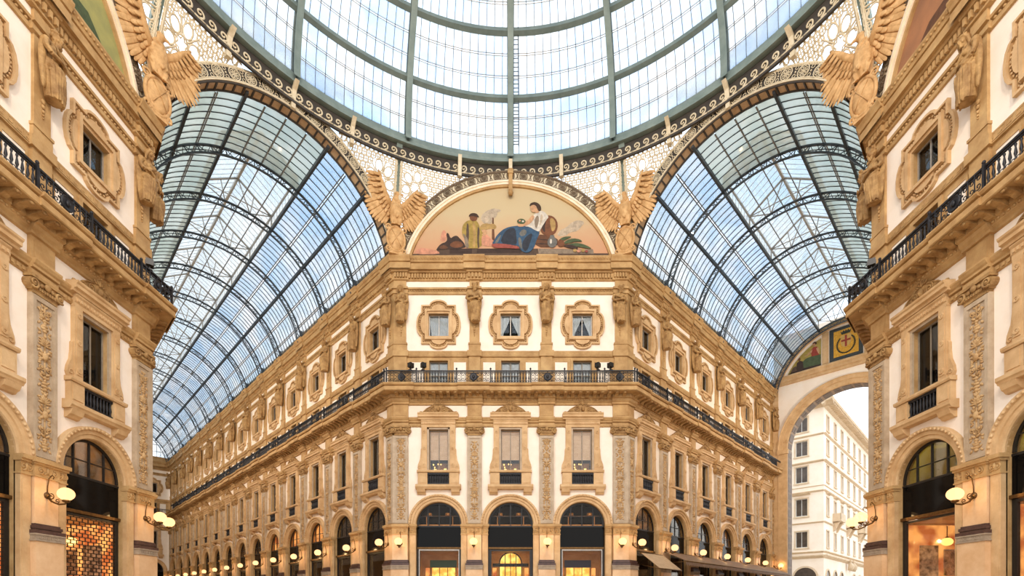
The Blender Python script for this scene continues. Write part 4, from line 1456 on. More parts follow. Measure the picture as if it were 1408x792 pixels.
# ================================================================ iron arches, lunettes, spandrels
ZC = 25.4
def ring_pts(a, b, t0, t1, n):
    return [(a * math.cos(t0 + (t1 - t0) * i / n), ZC + b * math.sin(t0 + (t1 - t0) * i / n)) for i in range(n + 1)]
def rosette(m_=None):
    mb = MB()
    mb.tube([(.3 * math.cos(a), .05, .3 * math.sin(a)) for a in [k * PI / 7 for k in range(14)]], .032, 4, closed=True)
    for k in range(8):
        t = k * PI / 4
        mb.tube([(.15 * math.cos(t) + .085 * math.cos(t + q) , .05, .15 * math.sin(t) + .085 * math.sin(t + q)) for q in [j * PI / 3 for j in range(6)]], .02, 4, closed=True)
    mb.ell((0, .05, 0), (.05, .04, .05), 6, 4)
    return mb.mesh('rosette', [m_ or CREAM])
ROS = rosette()
ROS_D = rosette(BROWNB)

def iron_arch(F, a, b, w, xmax, label, soffit=0.0, dark=False):
    """pierced cast-iron arch ring: dark web, cream rims and rosettes. a, b: inner half axes; w: width; soffit: depth of the coffered underside"""
    r = empty('trim_%d' % (100 + len([o for o in bpy.data.objects if o.name.startswith('trim_')])), F, label=label, **KS)
    tt = lambda aa: math.acos(min(1, xmax / aa))
    t0 = max(tt(a), R(3)); t1 = PI - t0
    n = 56
    mb = MB()
    i0, i1 = ring_pts(a, b, t0, t1, n), ring_pts(a + w, b + w, t0, t1, n)
    vs = [(x, -.06, z) for x, z in i0] + [(x, -.06, z) for x, z in i1] + [(x, .0, z) for x, z in i0] + [(x, .0, z) for x, z in i1]
    k = n + 1
    fs = []
    for i in range(n):
        fs += [(i, i + 1, k + i + 1, k + i), (2 * k + i, 2 * k + i + 1, 3 * k + i + 1, 3 * k + i), (i, i + 1, 2 * k + i + 1, 2 * k + i), (k + i, k + i + 1, 3 * k + i + 1, 3 * k + i)]
    mb.add(vs, fs, 0)
    obj('web', mb.mesh('web', [CREAM if dark else DARKB]), r)
    rim = MB()
    for off, rr in ((.04, .05), (.12, .025), (w - .12, .025), (w - .04, .06)):
        rim.tube([(x, .04, z) for x, z in ring_pts(a + off, b + off, t0, t1, n)], rr, 4)
    m = 150
    for i in range(m):      # beading along the outer edge and small curls between the rosettes
        t = t0 + (t1 - t0) * (i + .5) / m
        rim.ell(((a + w - .08) * math.cos(t), .06, ZC + (b + w - .08) * math.sin(t)), (.05, .04, .05), 5, 3)
    # rosettes at equal steps
    am, bm = a + w / 2, b + w / 2
    L, prev, arcs = 0, None, []
    for i in range(401):
        t = t0 + (t1 - t0) * i / 400
        p = Vector((am * math.cos(t), bm * math.sin(t)))
        if prev is not None:
            L += (p - prev).length
        prev = p
        arcs.append((L, t))
    N = round(L / 1.0)
    for q in range(N):
        want = L * (q + .5) / N
        t = min(arcs, key=lambda e: abs(e[0] - want))[1]
        obj('rosette', ROS_D if dark else ROS, r, T(am * math.cos(t), 0, ZC + bm * math.sin(t)) @ RY(-t) @ Matrix.Diagonal((w / .78, 1, w / .78, 1)))
        want = L * (q) / N
        t = min(arcs, key=lambda e: abs(e[0] - want))[1]
        for s in (-1, 1):
            c = Vector(((am + s * w * .24) * math.cos(t), (bm + s * w * .24) * math.sin(t)))
            rim.tube([(c.x + .09 * math.cos(g), .05, ZC + c.y + .09 * math.sin(g)) for g in [j * PI / 4 for j in range(8)]], .022, 4, closed=True)
        rim.ell((am * math.cos(t), .05, ZC + bm * math.sin(t)), (.06, .04, .06), 5, 3)
    obj('cream_rim', rim.mesh('cream_rim', [BROWNB if dark else CREAM]), r, kind='stuff')
    if soffit:
        sf = MB()
        sf.arc([(a, 0), (a, -soffit), (a + .12, -soffit), (a + .12, 0)], 0, ZC, t0, t1, 48, 0)
        N2 = 40
        for i in range(N2 + 1):
            t = t0 + (t1 - t0) * i / N2
            M = T(a * math.cos(t), 0, ZC + a * math.sin(t)) @ RY(-t)
            q = MB(); q.box(-.06, .02, -soffit, 0, -.05, .05, 1); sf.merge(q, M)
        for y in (-.02, -soffit):
            sf.tube([(x, y, z) for x, z in ring_pts(a - .03, b - .03, t0, t1, 56)], .06, 4, 1)
        obj('coffered_soffit', sf.mesh('coffered_soffit', [SOFFIT, DARKB]), r)
    return r

# the four rings in view: middle, side piers, both arcade mouths
OPM = ((-FOLD - APO) / 2, (FOLD + APO) / 2)
F_OL = frame(OPM[0], OPM[1], (-S2, -S2), (S2, -S2))
F_OR = frame(-OPM[0], OPM[1], (-S2, S2), (-S2, -S2))
LUN = (7.55, 6.9)
for F, nm in ((F_MID, 'over the painted lunette of the middle pier'), (F_LEFT, 'over the lunette of the pier beside the long arcade'), (F_RIGHT, 'over the lunette of the pier beside the short arcade')):
    iron_arch(F @ T(0, .05), LUN[0] + .5, LUN[1] + .42, .75, FOLD, 'pierced cream iron arch ' + nm, dark=True)
for F, nm in ((F_OL, 'long'), (F_OR, 'short')):
    iron_arch(F @ T(0, .1), 7.35, 7.35, .82, 7.42, 'pierced cream iron arch across the mouth of the %s arcade' % nm, soffit=.7)

# lunette walls
def lunette(F, W, label):
    mb = MB()
    n = 40
    o = ring_pts(LUN[0] + .5, LUN[1] + .45, 0, PI, n)
    mb.prism([(x, z) for x, z in o if z > 26.8], -.3, -.05, 0)
    obj('lunette_ground', mb.mesh('lunette_ground', [STONE]), W)
    fr = MB()
    for (a0, a1, y) in ((0, .16, .1), (.16, .34, .16), (.34, .5, .22)):
        i0, i1 = ring_pts(LUN[0] + a0, LUN[1] + a0 * .85, R(8), PI - R(8), n), ring_pts(LUN[0] + a1, LUN[1] + a1 * .85, R(8), PI - R(8), n)
        k = n + 1
        vs = [(x, y, z) for x, z in i0] + [(x, y, z) for x, z in i1] + [(x, -.05, z) for x, z in i0] + [(x, -.05, z) for x, z in i1]
        fs = []
        for i in range(n):
            fs += [(i, i + 1, k + i + 1, k + i), (i, i + 1, 2 * k + i + 1, 2 * k + i), (k + i, k + i + 1, 3 * k + i + 1, 3 * k + i)]
        fr.add(vs, fs, 0 if a0 else 1)
    obj('arch_moulding', fr.mesh('arch_moulding', [WHITE_T, STONE]), W)
    ks = MB()
    ks.box(-.14, .14, .0, .4, 31.7, 33.4); ks.box(-.2, .2, .0, .46, 33.0, 33.3)
    ks.ell((0, .34, 31.65), (.2, .16, .16), 8, 6)
    ks.tube(spiral(0, 31.7, .46, .16, 1.2), .03, 5)
    obj('keystone', ks.mesh('keystone', [STONE]), W)
lunette(F_MID, W_MID, ''); lunette(F_LEFT, W_LEFT, ''); lunette(F_RIGHT, W_RIGHT, '')

# ================================================================ dome
DR, DZ, DB = 18.95, 34.6, 14.3
def dpt(th, az, dr=0.0):
    r = DR * math.cos(th) + dr * math.cos(th)
    return Vector((r * math.sin(az), r * math.cos(az), DZ + (DB + dr) * math.sin(th)))
DOME = empty('ceiling_dome', None, label='iron and glass dome over the octagon', **KS)
LEV = [R(a) for a in (0, 14.4, 27.5, 41, 54, 66, 78)]
# ring beam, meridian ribs, ring purlins
def ring_beam(name, prof, n, m, az0=-PI, az1=PI):
    mb = MB()
    k = len(prof)
    vs, fs = [], []
    for i in range(n + 1):
        a = az0 + (az1 - az0) * i / n
        for r, z in prof:
            vs.append((r * math.sin(a), r * math.cos(a), z))
    for i in range(n):
        for j in range(k):
            j2 = (j + 1) % k
            fs.append((i * k + j, (i + 1) * k + j, (i + 1) * k + j2, i * k + j2))
    mb.add(vs, fs, 0)
    return obj(name, mb.mesh(name, [m]), DOME)
ring_beam('ring_beam', [(18.95, 34.05), (19.4, 34.05), (19.4, 34.75), (19.05, 34.75), (18.95, 34.62), (18.9, 34.3)], 128, IRON_G)
ring_beam('ring_flange', [(18.84, 34.0), (19.0, 34.0), (19.0, 34.1), (18.84, 34.1)], 128, IRON_G)
ring_beam('frieze_back', [(19.24, 33.05), (19.34, 33.05), (19.34, 34.06), (19.24, 34.06)], 128, DARKB)
ring_beam('frieze_rim', [(19.16, 33.0), (19.3, 33.0), (19.3, 33.12), (19.16, 33.12)], 128, DARKB)
rb = MB()
segs = 26
for i in range(segs):
    t0, t1 = R(-1.6) + R(81.6) * i / segs, R(-1.6) + R(81.6) * (i + 1) / segs
    for (w, d0, d1) in ((.2, -.32, -.26), (.05, -.26, .02), (.24, .02, .08)):
        vs = []
        for t in (t0, t1):
            for d in (d0, d1):
                p = dpt(t, 0, d)
                vs += [(-w, p.y, p.z), (w, p.y, p.z)]
        rb.add(vs, [(0, 1, 5, 4), (2, 3, 7, 6), (0, 2, 6, 4), (1, 3, 7, 5)], 0)
RIBM = rb.mesh('rib', [IRON_G])
for k in range(16):
    obj('rib', RIBM, DOME, RZ(-k * PI / 8))
for th in LEV[1:]:
    p = dpt(th, 0)
    r, z = p.y, p.z
    ring_beam('ring_purlin', [(r - .2, z - .2), (r + .1, z - .28), (r + .16, z - .05), (r - .12, z + .12)], 128, IRON_G)
# thin glazing bars and light tie rods
gb = MB()
for k in range(192):
    if k % 12:
        az = 2 * PI * k / 192
        gb.tube([tuple(dpt(R(78) * i / 20, az, .02)) for i in range(21)], .022, 4, caps=False)
obj('glazing_bars', gb.mesh('glazing_bars', [IRON_V]), DOME, kind='stuff')
tb = MB()
for a, b in zip(LEV[:4], LEV[1:5]):
    for f, dd in ((.33, .05), (.36, .05), (.66, .05), (.69, .05)):
        th = a + (b - a) * f
        tb.tube([tuple(dpt(th, 2 * PI * i / 96, dd)) for i in range(96)], .022, 4, closed=True)
obj('tie_rods', tb.mesh('tie_rods', [SOFFIT]), DOME, kind='stuff')
# panes: the largest in view one by one, the rest as one piece
def plate(corners, t=.02):
    """thin solid quad from four corners"""
    a, b, c, d = [Vector(q) for q in corners]
    n = (b - a).cross(d - a).normalized() * t
    vs = [tuple(q) for q in (a, b, c, d)] + [tuple(q + n) for q in (a, b, c, d)]
    return vs, [(0, 3, 2, 1), (4, 5, 6, 7), (0, 1, 5, 4), (1, 2, 6, 5), (2, 3, 7, 6), (3, 0, 4, 7)]
def area_px(corners):
    ps = []
    for q in corners:
        s = project(q)
        if s is None:
            return 0
        ps.append(s)
    cx, cy = sum(p[0] for p in ps) / 4, sum(p[1] for p in ps) / 4
    if not (0 < cx < 1408 and 0 < cy < 792):
        return 0
    return abs(sum(ps[i][0] * ps[(i + 1) % 4][1] - ps[(i + 1) % 4][0] * ps[i][1] for i in range(4))) / 2
cells = []
half = PI / 192 * .97
for li, (a, b) in enumerate(zip(LEV[:-1], LEV[1:])):
    for s in range(3):
        t0, t1 = a + (b - a) * s / 3 + .0015, a + (b - a) * (s + 1) / 3 - .0015
        base = [dpt(t0, -half), dpt(t0, half), dpt(t1, half), dpt(t1, -half)]
        for k in range(192):
            M = RZ(-2 * PI * (k + .5) / 192)
            cells.append((area_px([M @ q for q in base]), li, s, k, base, M))
cells.sort(key=lambda c: -c[0])
pm, rest = {}, MB()
for i, (ar, li, s, k, base, M) in enumerate(cells):
    vs, fs = plate(base)
    if i < 300 and ar > 0:
        if (li, s) not in pm:
            q = MB(); q.add(vs, fs); pm[li, s] = q.mesh('pane', [DG])
        obj('pane', pm[li, s], DOME, M)
    else:
        rest.add([tuple(M @ Vector(v)) for v in vs], fs)
obj('panes', rest.mesh('panes', [DG]), DOME, kind='stuff')
cap = MB()
top = [tuple(dpt(R(78), 2 * PI * k / 32)) for k in range(32)]
cap.add(top, [tuple(range(32))])
obj('lantern_glass', cap.mesh('lantern_glass', [DG]), DOME)
# running-dog scrolls on the frieze under the ring beam
sc = MB()
sc.tube(spiral(0, 33.52, 0, .25, 1.3, PI * .9, 1, 18), [.04 + .02 * i / 18 for i in range(19)], 5)
sc.tube([(-.3, 0, 33.2), (0, 0, 33.2), (.3, 0, 33.2)], .05, 4)
SCR = sc.mesh('scroll', [CREAM])
NS = 192
for k in range(NS):
    az = 2 * PI * (k + .5) / NS
    if -R(75) < (az if az < PI else az - 2 * PI) < R(75):
        obj('scroll', SCR, DOME, Matrix.Translation((19.19 * math.sin(az), 19.19 * math.cos(az), 0)) @ RZ(PI - az))
# tan brackets every 11.25 degrees between the arches and the ring; green posts over the folds
def strut(name, pts, w, d, m, az, parent):
    mb = MB()
    vs, fs = [], []
    for r, z in pts:
        for x, dr in ((-w, 0), (w, 0), (w, d), (-w, d)):
            vs.append((x, r + dr, z))
    for i in range(len(pts) - 1):
        for j in range(4):
            fs.append((i * 4 + j, i * 4 + (j + 1) % 4, i * 4 + 4 + (j + 1) % 4, i * 4 + 4 + j))
    fs += [(0, 1, 2, 3), tuple(len(vs) - 4 + j for j in range(4))]
    mb.add(vs, fs, 0)
    return obj(name, mb.mesh(name, [m]), parent, RZ(-az))
for k in range(-6, 7):
    az = k * R(11.25)
    fa = R(24.08) if k in (2, -2) else R(90 - 24.08) if k in (6, -6) else None
    if k in (2, -2, 6, -6):
        az = math.copysign(fa, k)
        strut('green_post', [(20.75, 27.6), (20.6, 30.0), (20.1, 32.0), (19.4, 33.6), (19.0, 34.2)], .2, .25, IRON_G, az, DOME)
    else:
        inner = 19.0 if abs(k) <= 1 else 19.35
        strut('bracket', [(inner - .12, 32.7), (inner - .14, 33.2), (inner - .3, 33.7), (18.6, 34.0)], .13, .3, CREAM, az, DOME)
# pierced spandrel screens between the arches and the frieze
def spandrel(face_az, apo, aout, bout, s):
    """one lattice screen on the s side of the face whose normal has azimuth face_az"""
    fold_d = R(24.08) if apo < 19.3 else R(45 - 24.08)
    hw = apo * math.tan(fold_d)
    def P3(u, v):
        d = fold_d * (1 - u)
        x = apo * math.tan(d)
        zb = ZC + (bout * math.sqrt(max(0, 1 - (x / aout) ** 2)) if x < aout else 0)
        zb = max(zb, 27.4)
        rb_ = apo / math.cos(d)
        rt, zt = 19.3, 33.15
        r = rb_ + (rt - rb_) * v
        z = zb + (zt - zb) * v
        az = face_az + s * d
        return (r * math.sin(az), r * math.cos(az), z), zb
    # usable range: until the arch reaches the frieze
    um = 1.0
    for i in range(101):
        u = i / 100
        if P3(u, 0)[1] > 33.0:
            um = u; break
    mb = MB()
    W = hw * um
    def at(xm, zm):      # metres from the fold, metres above sea
        u = xm / hw
        p0, zb = P3(u, 0)
        v = (zm - zb) / (33.15 - zb) if 33.15 - zb > .05 else 0
        if v < 0.0 or v > 1.0 or u < 0 or u > um:
            return None
        return P3(u, v)[0]
    def line(pts, r, closed=False):
        run = []
        for q in pts + ([pts[0]] if closed else []):
            p = at(*q)
            if p is None:
                if len(run) > 1:
                    mb.tube(run, r, 4, caps=False)
                run = []
            else:
                run.append(p)
        if len(run) > 1:
            mb.tube(run, r, 4, caps=False)
    circ = lambda cx, cz, r, n=12, sx=1, a=0: [(cx + r * sx * math.cos(t) * math.cos(a) - r * math.sin(t) * math.sin(a), cz + r * sx * math.cos(t) * math.sin(a) + r * math.sin(t) * math.cos(a)) for t in [2 * PI * k / n for k in range(n)]]
    # two large six-lobed stars by the post, then ever finer tracery
    centers = [(1.25, 31.75, .36), (.95, 29.75, .3)]
    for cx, cz, r in centers:
        line(circ(cx, cz, r), .05, True)
        line([(cx + r * (1.0 if k % 2 else .62) * math.cos(k * PI / 6), cz + r * (1.0 if k % 2 else .62) * math.sin(k * PI / 6)) for k in range(12)], .04, True)
        for k in range(6):
            a = k * PI / 3 + .3
            line(circ(cx + 1.95 * r * math.cos(a), cz + 1.95 * r * math.sin(a), r * .74, 10, 1.2, a), .05, True)
            a += PI / 6
            line([(cx + r * math.cos(a), cz + r * math.sin(a)), (cx + 2.9 * r * math.cos(a), cz + 2.9 * r * math.sin(a))], .05)
    j = 0
    z = 27.5
    while z < 33.2:
        x = .1 + (.16 if j % 2 else 0)
        while x < W:
            if all((x - cx) ** 2 + (z - cz) ** 2 > (2.75 * r) ** 2 for cx, cz, r in centers):
                line(circ(x, z, .16, 8), .038, True)
                line([(x - .16, z), (x + .16, z)], .028)
                line([(x, z - .14), (x, z + .14)], .028)
            x += .32
        z += .28; j += 1
    for q in range(12):
        line([(W * i / 40, 33.1 - .02 * q * 0) for i in range(41)], .05)
        break
    line([(.18, 27.6 + .2 * i) for i in range(28)], .06)
    obj('spandrel_screen', mb.mesh('spandrel_screen', [CREAM]), DOME, kind='stuff')
for s in (-1, 1):
    spandrel(0.0, 19.1, LUN[0] + 1.25, LUN[1] + 1.17, s)
    spandrel(R(90), 19.1, LUN[0] + 1.25, LUN[1] + 1.17, s) if s < 0 else spandrel(R(-90), 19.1, LUN[0] + 1.25, LUN[1] + 1.17, 1)
    for f in (-R(45), R(45)):
        spandrel(f, 19.54, 8.2, 8.2, s)

# maintenance ladder lying on the glass
ld = MB()
LAZ = R(1.15)
for o in (-.011, .011):
    ld.tube([tuple(dpt(R(2 + 26 * i / 20), LAZ + o, -.12)) for i in range(21)], .03, 4)
obj('rails', None) if False else None
LADR = empty('roof_ladder', None, label='thin grey maintenance ladder climbing the dome glass beside the middle rib', category='ladder')
obj('side_rails', ld.mesh('side_rails', [IRON_V]), LADR)
rg = MB(); rg.tube([(-.2, 0, 0), (.2, 0, 0)], .022, 4)
RUNG = rg.mesh('rung', [IRON_V])
for i in range(30):
    p = dpt(R(2.5 + 25 * i / 29), LAZ, -.12)
    obj('rung', RUNG, LADR, Matrix.Translation(p) @ RZ(-LAZ))

# ================================================================ barrel vaults
def vault(name, F, L, nb, label):
    """F: local x across, y along the arcade (0 at its mouth), z up"""
    root = empty(name, F, label=label, **KS)
    RV = 7.4
    PT = 5.45            # first rib
    pt = lambda phi, y, dr=0.0: ((RV + dr) * math.cos(phi), y, ZC + (RV + dr) * math.sin(phi))
    ph0 = R(10)
    # lattice ribs
    rib = MB()
    for dr, w in ((-.06, .09), (-.5, .07)):
        rib.arc([(RV + dr - .04, -w), (RV + dr + .04, -w), (RV + dr + .04, w), (RV + dr - .04, w), (RV + dr - .04, -w)], 0, ZC, ph0, PI - ph0, 48)
    N = 44
    for i in range(N):
        a, b = ph0 + (PI - 2 * ph0) * i / N, ph0 + (PI - 2 * ph0) * (i + 1) / N
        p, q = pt(a, 0, -.06), pt(b, 0, -.5)
        p2, q2 = pt(a, 0, -.5), pt(b, 0, -.06)
        rib.tube([p, q], .025, 4, caps=False)
        if i % 2:
            rib.tube([p2, p], .04, 4, caps=False)
        else:
            rib.tube([p2, q2], .025, 4, caps=False)
    for s in (-1, 1):       # shoes on the cornice
        rib.box(s * 7.15 - .16, s * 7.15 + .16, -.14, .14, 26.86, 27.75)
        rib.ell((s * 7.0, 0, 26.95), (.16, .12, .14), 8, 5)
    RM = rib.mesh('lattice_rib', [IRON_V])
    trs = MB()              # lantern truss over each rib
    HXL, ZU, ZT, ZR = RV * math.cos(R(70)), ZC + RV * math.sin(R(70)), ZC + RV * math.sin(R(70)) + 1.0, ZC + RV + 2.2
    for s in (-1, 1):
        trs.tube([(s * HXL, 0, ZU), (s * HXL, 0, ZT)], .07, 4)
        trs.tube([(s * HXL, 0, ZT), (0, 0, ZR)], .08, 4)
        trs.tube([(s * HXL, 0, ZT), (s * .9, 0, ZC + RV - .1)], .045, 4)
        trs.tube([(s * .9, 0, ZC + RV - .1), (s * 1.2, 0, (ZT + ZR) / 2 + .1)], .045, 4)
        trs.tube([(s * .9, 0, ZC + RV - .1), (0, 0, ZR)], .045, 4)
    trs.tube([(-HXL, 0, ZT), (HXL, 0, ZT)], .04, 4)
    TM = trs.mesh('lantern_truss', [LANT])
    ribs = []
    y = PT
    while y < L - .3:
        ribs.append(y); y += P
    for y in ribs:
        obj('lattice_rib', RM, root, T(0, y))
        obj('lantern_truss', TM, root, T(0, y))
    # purlins
    for a in (45, 70, 110, 135):
        q = MB()
        p = pt(R(a), 0, -.04)
        q.box(p[0] - .08, p[0] + .08, .2, L, p[2] - .16, p[2] + .1)
        obj('purlin', q.mesh('purlin', [IRON_V]), root)
    mn = MB()
    for a in (21.5, 33, 57.5, 122.5, 147, 158.5):
        for o in (-.5, .5):
            p = pt(R(a + o), 0, .0)
            mn.box(p[0] - .03, p[0] + .03, .9, L, p[2] - .03, p[2] + .03)
    for a in (80, 90, 100):
        p = pt(R(a), 0, .0)
        mn.box(p[0] - .04, p[0] + .04, .9, PT, p[2] - .04, p[2] + .04)
        p2 = pt(R(a), 0, -.02)
        mn.box(p2[0] - .03, p2[0] + .03, PT, L, p2[2] - .03, p2[2] + .03)
    obj('light_purlins', mn.mesh('light_purlins', [IRON_L]), root, kind='stuff')
    # upstands of the lantern and its ridge
    y1 = ribs[-1] if L < 50 else L - 4
    for s in (-1, 1):
        q = MB(); q.box(s * HXL - .04, s * HXL + .04, PT, y1, ZU - .1, ZU + .22)
        obj('lantern_upstand', q.mesh('lantern_upstand', [CREAM]), root)
        q = MB(); q.box(s * HXL - .05, s * HXL + .05, PT, y1, ZT - .08, ZT + .08)
        obj('lantern_plate', q.mesh('lantern_plate', [LANT]), root)
    q = MB(); q.box(-.08, .08, PT, y1, ZR - .1, ZR + .1)
    obj('ridge', q.mesh('ridge', [LANT]), root)
    # glazing bars: nine panes to a bay
    NB, W = 9, P / 9
    bar = MB()
    for i in range(NB):
        for a, b in ((ph0, R(70)), (R(110), PI - ph0)):
            bar.tube([pt(a + (b - a) * j / 10, W * i, .0) for j in range(11)], .034, 4, caps=False)
        for s in (-1, 1):
            bar.tube([(s * HXL, W * i, ZU), (s * HXL, W * i, ZT), (0, W * i, ZR)], .018, 4, 1, caps=False)
    BM = bar.mesh('glazing_bars', [IRON_V, LANT])
    for y in ribs[:-1] if L < 50 else ribs:
        obj('glazing_bars', BM, root, T(0, y), kind='stuff')
    b0 = MB()
    y = PT - W
    cols0 = []
    while y > .15:
        b0.tube([pt(ph0 + (PI - 2 * ph0) * j / 30, y, .0) for j in range(31)], .034, 4, caps=False)
        cols0.append(y); y -= W
    if L < 50:
        y = ribs[-1] + W
        while y < L:
            b0.tube([pt(ph0 + (PI - 2 * ph0) * j / 30, y, .0) for j in range(31)], .034, 4, caps=False)
            y += W
    obj('glazing_bars', b0.mesh('glazing_bars', [IRON_V]), root, kind='stuff')
    # panes
    S = [R(a) for a in (10, 21.5, 33, 45, 57.5, 70)]
    sg = list(zip(S[:-1], S[1:]))
    low = sg + [(PI - b, PI - a) for a, b in sg]
    top = [(R(70), R(80)), (R(80), R(90)), (R(90), R(100)), (R(100), R(110))]
    cells = []
    cols = [(y, 0) for y in cols0] + [(ry + W * i, 1) for ry in ribs for i in range(NB) if ry + W * i < L - .1]
    for y, kind in cols:
        lastbay = L < 50 and y >= ribs[-1] - .01
        for a, b in low + (top if (kind == 0 or lastbay) else []):
            base = [pt(a + .004, .02, .05), pt(b - .004, .02, .05), pt(b - .004, W - .02, .05), pt(a + .004, W - .02, .05)]
            g = 0 if a < R(69) else 1
            cells.append((area_px([F @ (Vector(q) + Vector((0, y, 0))) for q in base]), (round(a, 3), g), y, base, g))
        if kind == 1 and not lastbay:
            for s in (-1, 1):
                for f0, f1 in ((0, .5), (.5, 1)):
                    x0, z0 = s * HXL * (1 - f0), ZT + (ZR - ZT) * f0
                    x1, z1 = s * HXL * (1 - f1), ZT + (ZR - ZT) * f1
                    base = [(x0, .02, z0), (x1, .02, z1), (x1, W - .02, z1), (x0, W - .02, z0)]
                    cells.append((area_px([F @ (Vector(q) + Vector((0, y, 0))) for q in base]), (s, f0, 'r'), y, base, 2))
                base = [(s * HXL, .02, ZU + .24), (s * HXL, .02, ZT), (s * HXL, W - .02, ZT), (s * HXL, W - .02, ZU + .24)]
                cells.append((area_px([F @ (Vector(q) + Vector((0, y, 0))) for q in base]), (s, 'u'), y, base, 2))
    cells.sort(key=lambda c: -c[0])
    mats = [VG_BLUE, VG_GREY, VG_CLEAR]
    if name.endswith('right'):
        pass
    pmesh, rest = {}, MB()
    for i, (ar, key, y, base, g) in enumerate(cells):
        vs, fs = plate(base)
        if i < 300 and ar > 0:
            if key not in pmesh:
                q = MB(); q.add(vs, fs); pmesh[key] = q.mesh('pane', [mats[g]])
            obj('pane', pmesh[key], root, T(0, y))
        else:
            rest.add([(v[0], v[1] + y, v[2]) for v in vs], fs, g)
    obj('panes', rest.mesh('panes', mats), root, kind='stuff')
    return root
F_VL = frame(OPM[0], OPM[1], (S2, S2), (-S2, S2))
F_VR = Matrix(((-S2, S2, 0, -OPM[0]), (S2, S2, 0, OPM[1]), (0, 0, 1, 0), (0, 0, 0, 1)))
LL, LR = 75.0, 32.4
vault('ceiling_left', F_VL, LL, 14, 'iron and glass barrel vault with raised lantern over the long arcade')
vault('ceiling_right', F_VR, LR, 6, 'iron and glass barrel vault with raised lantern over the short arcade')
# ================================================================ flat pictures built as laid pieces of colour
def paint_mat(name, c, c2=None, sc=2.5):
    return MATS.get(name) or mat(name, c, c2, 0.75, sc)
def flat(parent, name, poly, y, m, F2=None, t=.012):
    mb = MB()
    mb.prism(poly, y, y + t)
    return obj(name, mb.mesh(name, [m]), parent)
def oval(cx, cz, rx, rz, n=18, a=0):
    return [(cx + rx * math.cos(t) * math.cos(a) - rz * math.sin(t) * math.sin(a), cz + rx * math.cos(t) * math.sin(a) + rz * math.sin(t) * math.cos(a)) for t in [2 * PI * k / n for k in range(n)]]

# ---- lunette mural of the middle pier
def gradient_mat(name, c_low, c_high, z0, z1):
    m = mat(name, c_high, c_low, .75, .7)
    t = m.node_tree
    g = [n for n in t.nodes if n.type == 'NEW_GEOMETRY'][0]
    nz = [n for n in t.nodes if n.type == 'TEX_NOISE'][0]
    rp = [n for n in t.nodes if n.type == 'VALTORGB'][0]
    sx = t.nodes.new('ShaderNodeSeparateXYZ')
    t.links.new(g.outputs['Position'], sx.inputs[0])
    mr = t.nodes.new('ShaderNodeMapRange')
    mr.inputs['From Min'].default_value = z0
    mr.inputs['From Max'].default_value = z1
    t.links.new(sx.outputs['Z'], mr.inputs['Value'])
    ad = t.nodes.new('ShaderNodeMath'); ad.operation = 'MULTIPLY_ADD'; ad.inputs[1].default_value = .35; 
    t.links.new(nz.outputs['Fac'], ad.inputs[0]); t.links.new(mr.outputs[0], ad.inputs[2])
    t.links.new(ad.outputs[0], rp.inputs['Fac'])
    rp.color_ramp.elements[0].position = .15
    rp.color_ramp.elements[1].position = .85
    return m
SKYP = gradient_mat('painted evening sky', (204, 144, 108), (200, 180, 142), 27.2, 32.0)
MUR = empty('painted_lunette', F_MID @ T(0, -.05), label='painted lunette of a reclining robed woman in blue before a peach sky', category='mural')
mb = MB()
o = [(x, z) for x, z in ring_pts(LUN[0] + .05, LUN[1] + .05, 0, PI, 40) if z > 26.9]
mb.prism(o, 0, .02)
obj('painted_sky', mb.mesh('painted_sky', [SKYP]), MUR)
def px(poly):   # crop pixels of the study to metres on the wall
    return [(-((550 + a / 4.542) - 702) * .0537, 1.65 + (829 - (235 + b / 4.542)) * .0537) for a, b in poly]
C = {'earth': (96, 76, 62), 'ledge': (150, 132, 112), 'dark': (70, 52, 44), 'blue': (62, 92, 120), 'navy': (52, 56, 66), 'white': (226, 216, 200), 'skin': (214, 166, 124), 'hair': (74, 52, 38), 'brown': (128, 80, 52), 'wood': (112, 74, 50), 'metal': (120, 118, 112), 'green': (84, 98, 66), 'ochre': (178, 150, 76), 'red': (166, 84, 72), 'rose': (224, 158, 128), 'tan': (192, 156, 96), 'smoke': (206, 186, 160)}
PM = {k: mat('painted ' + k, v, tuple(int(c * .8) for c in v), .75, 4.0) for k, v in C.items()}
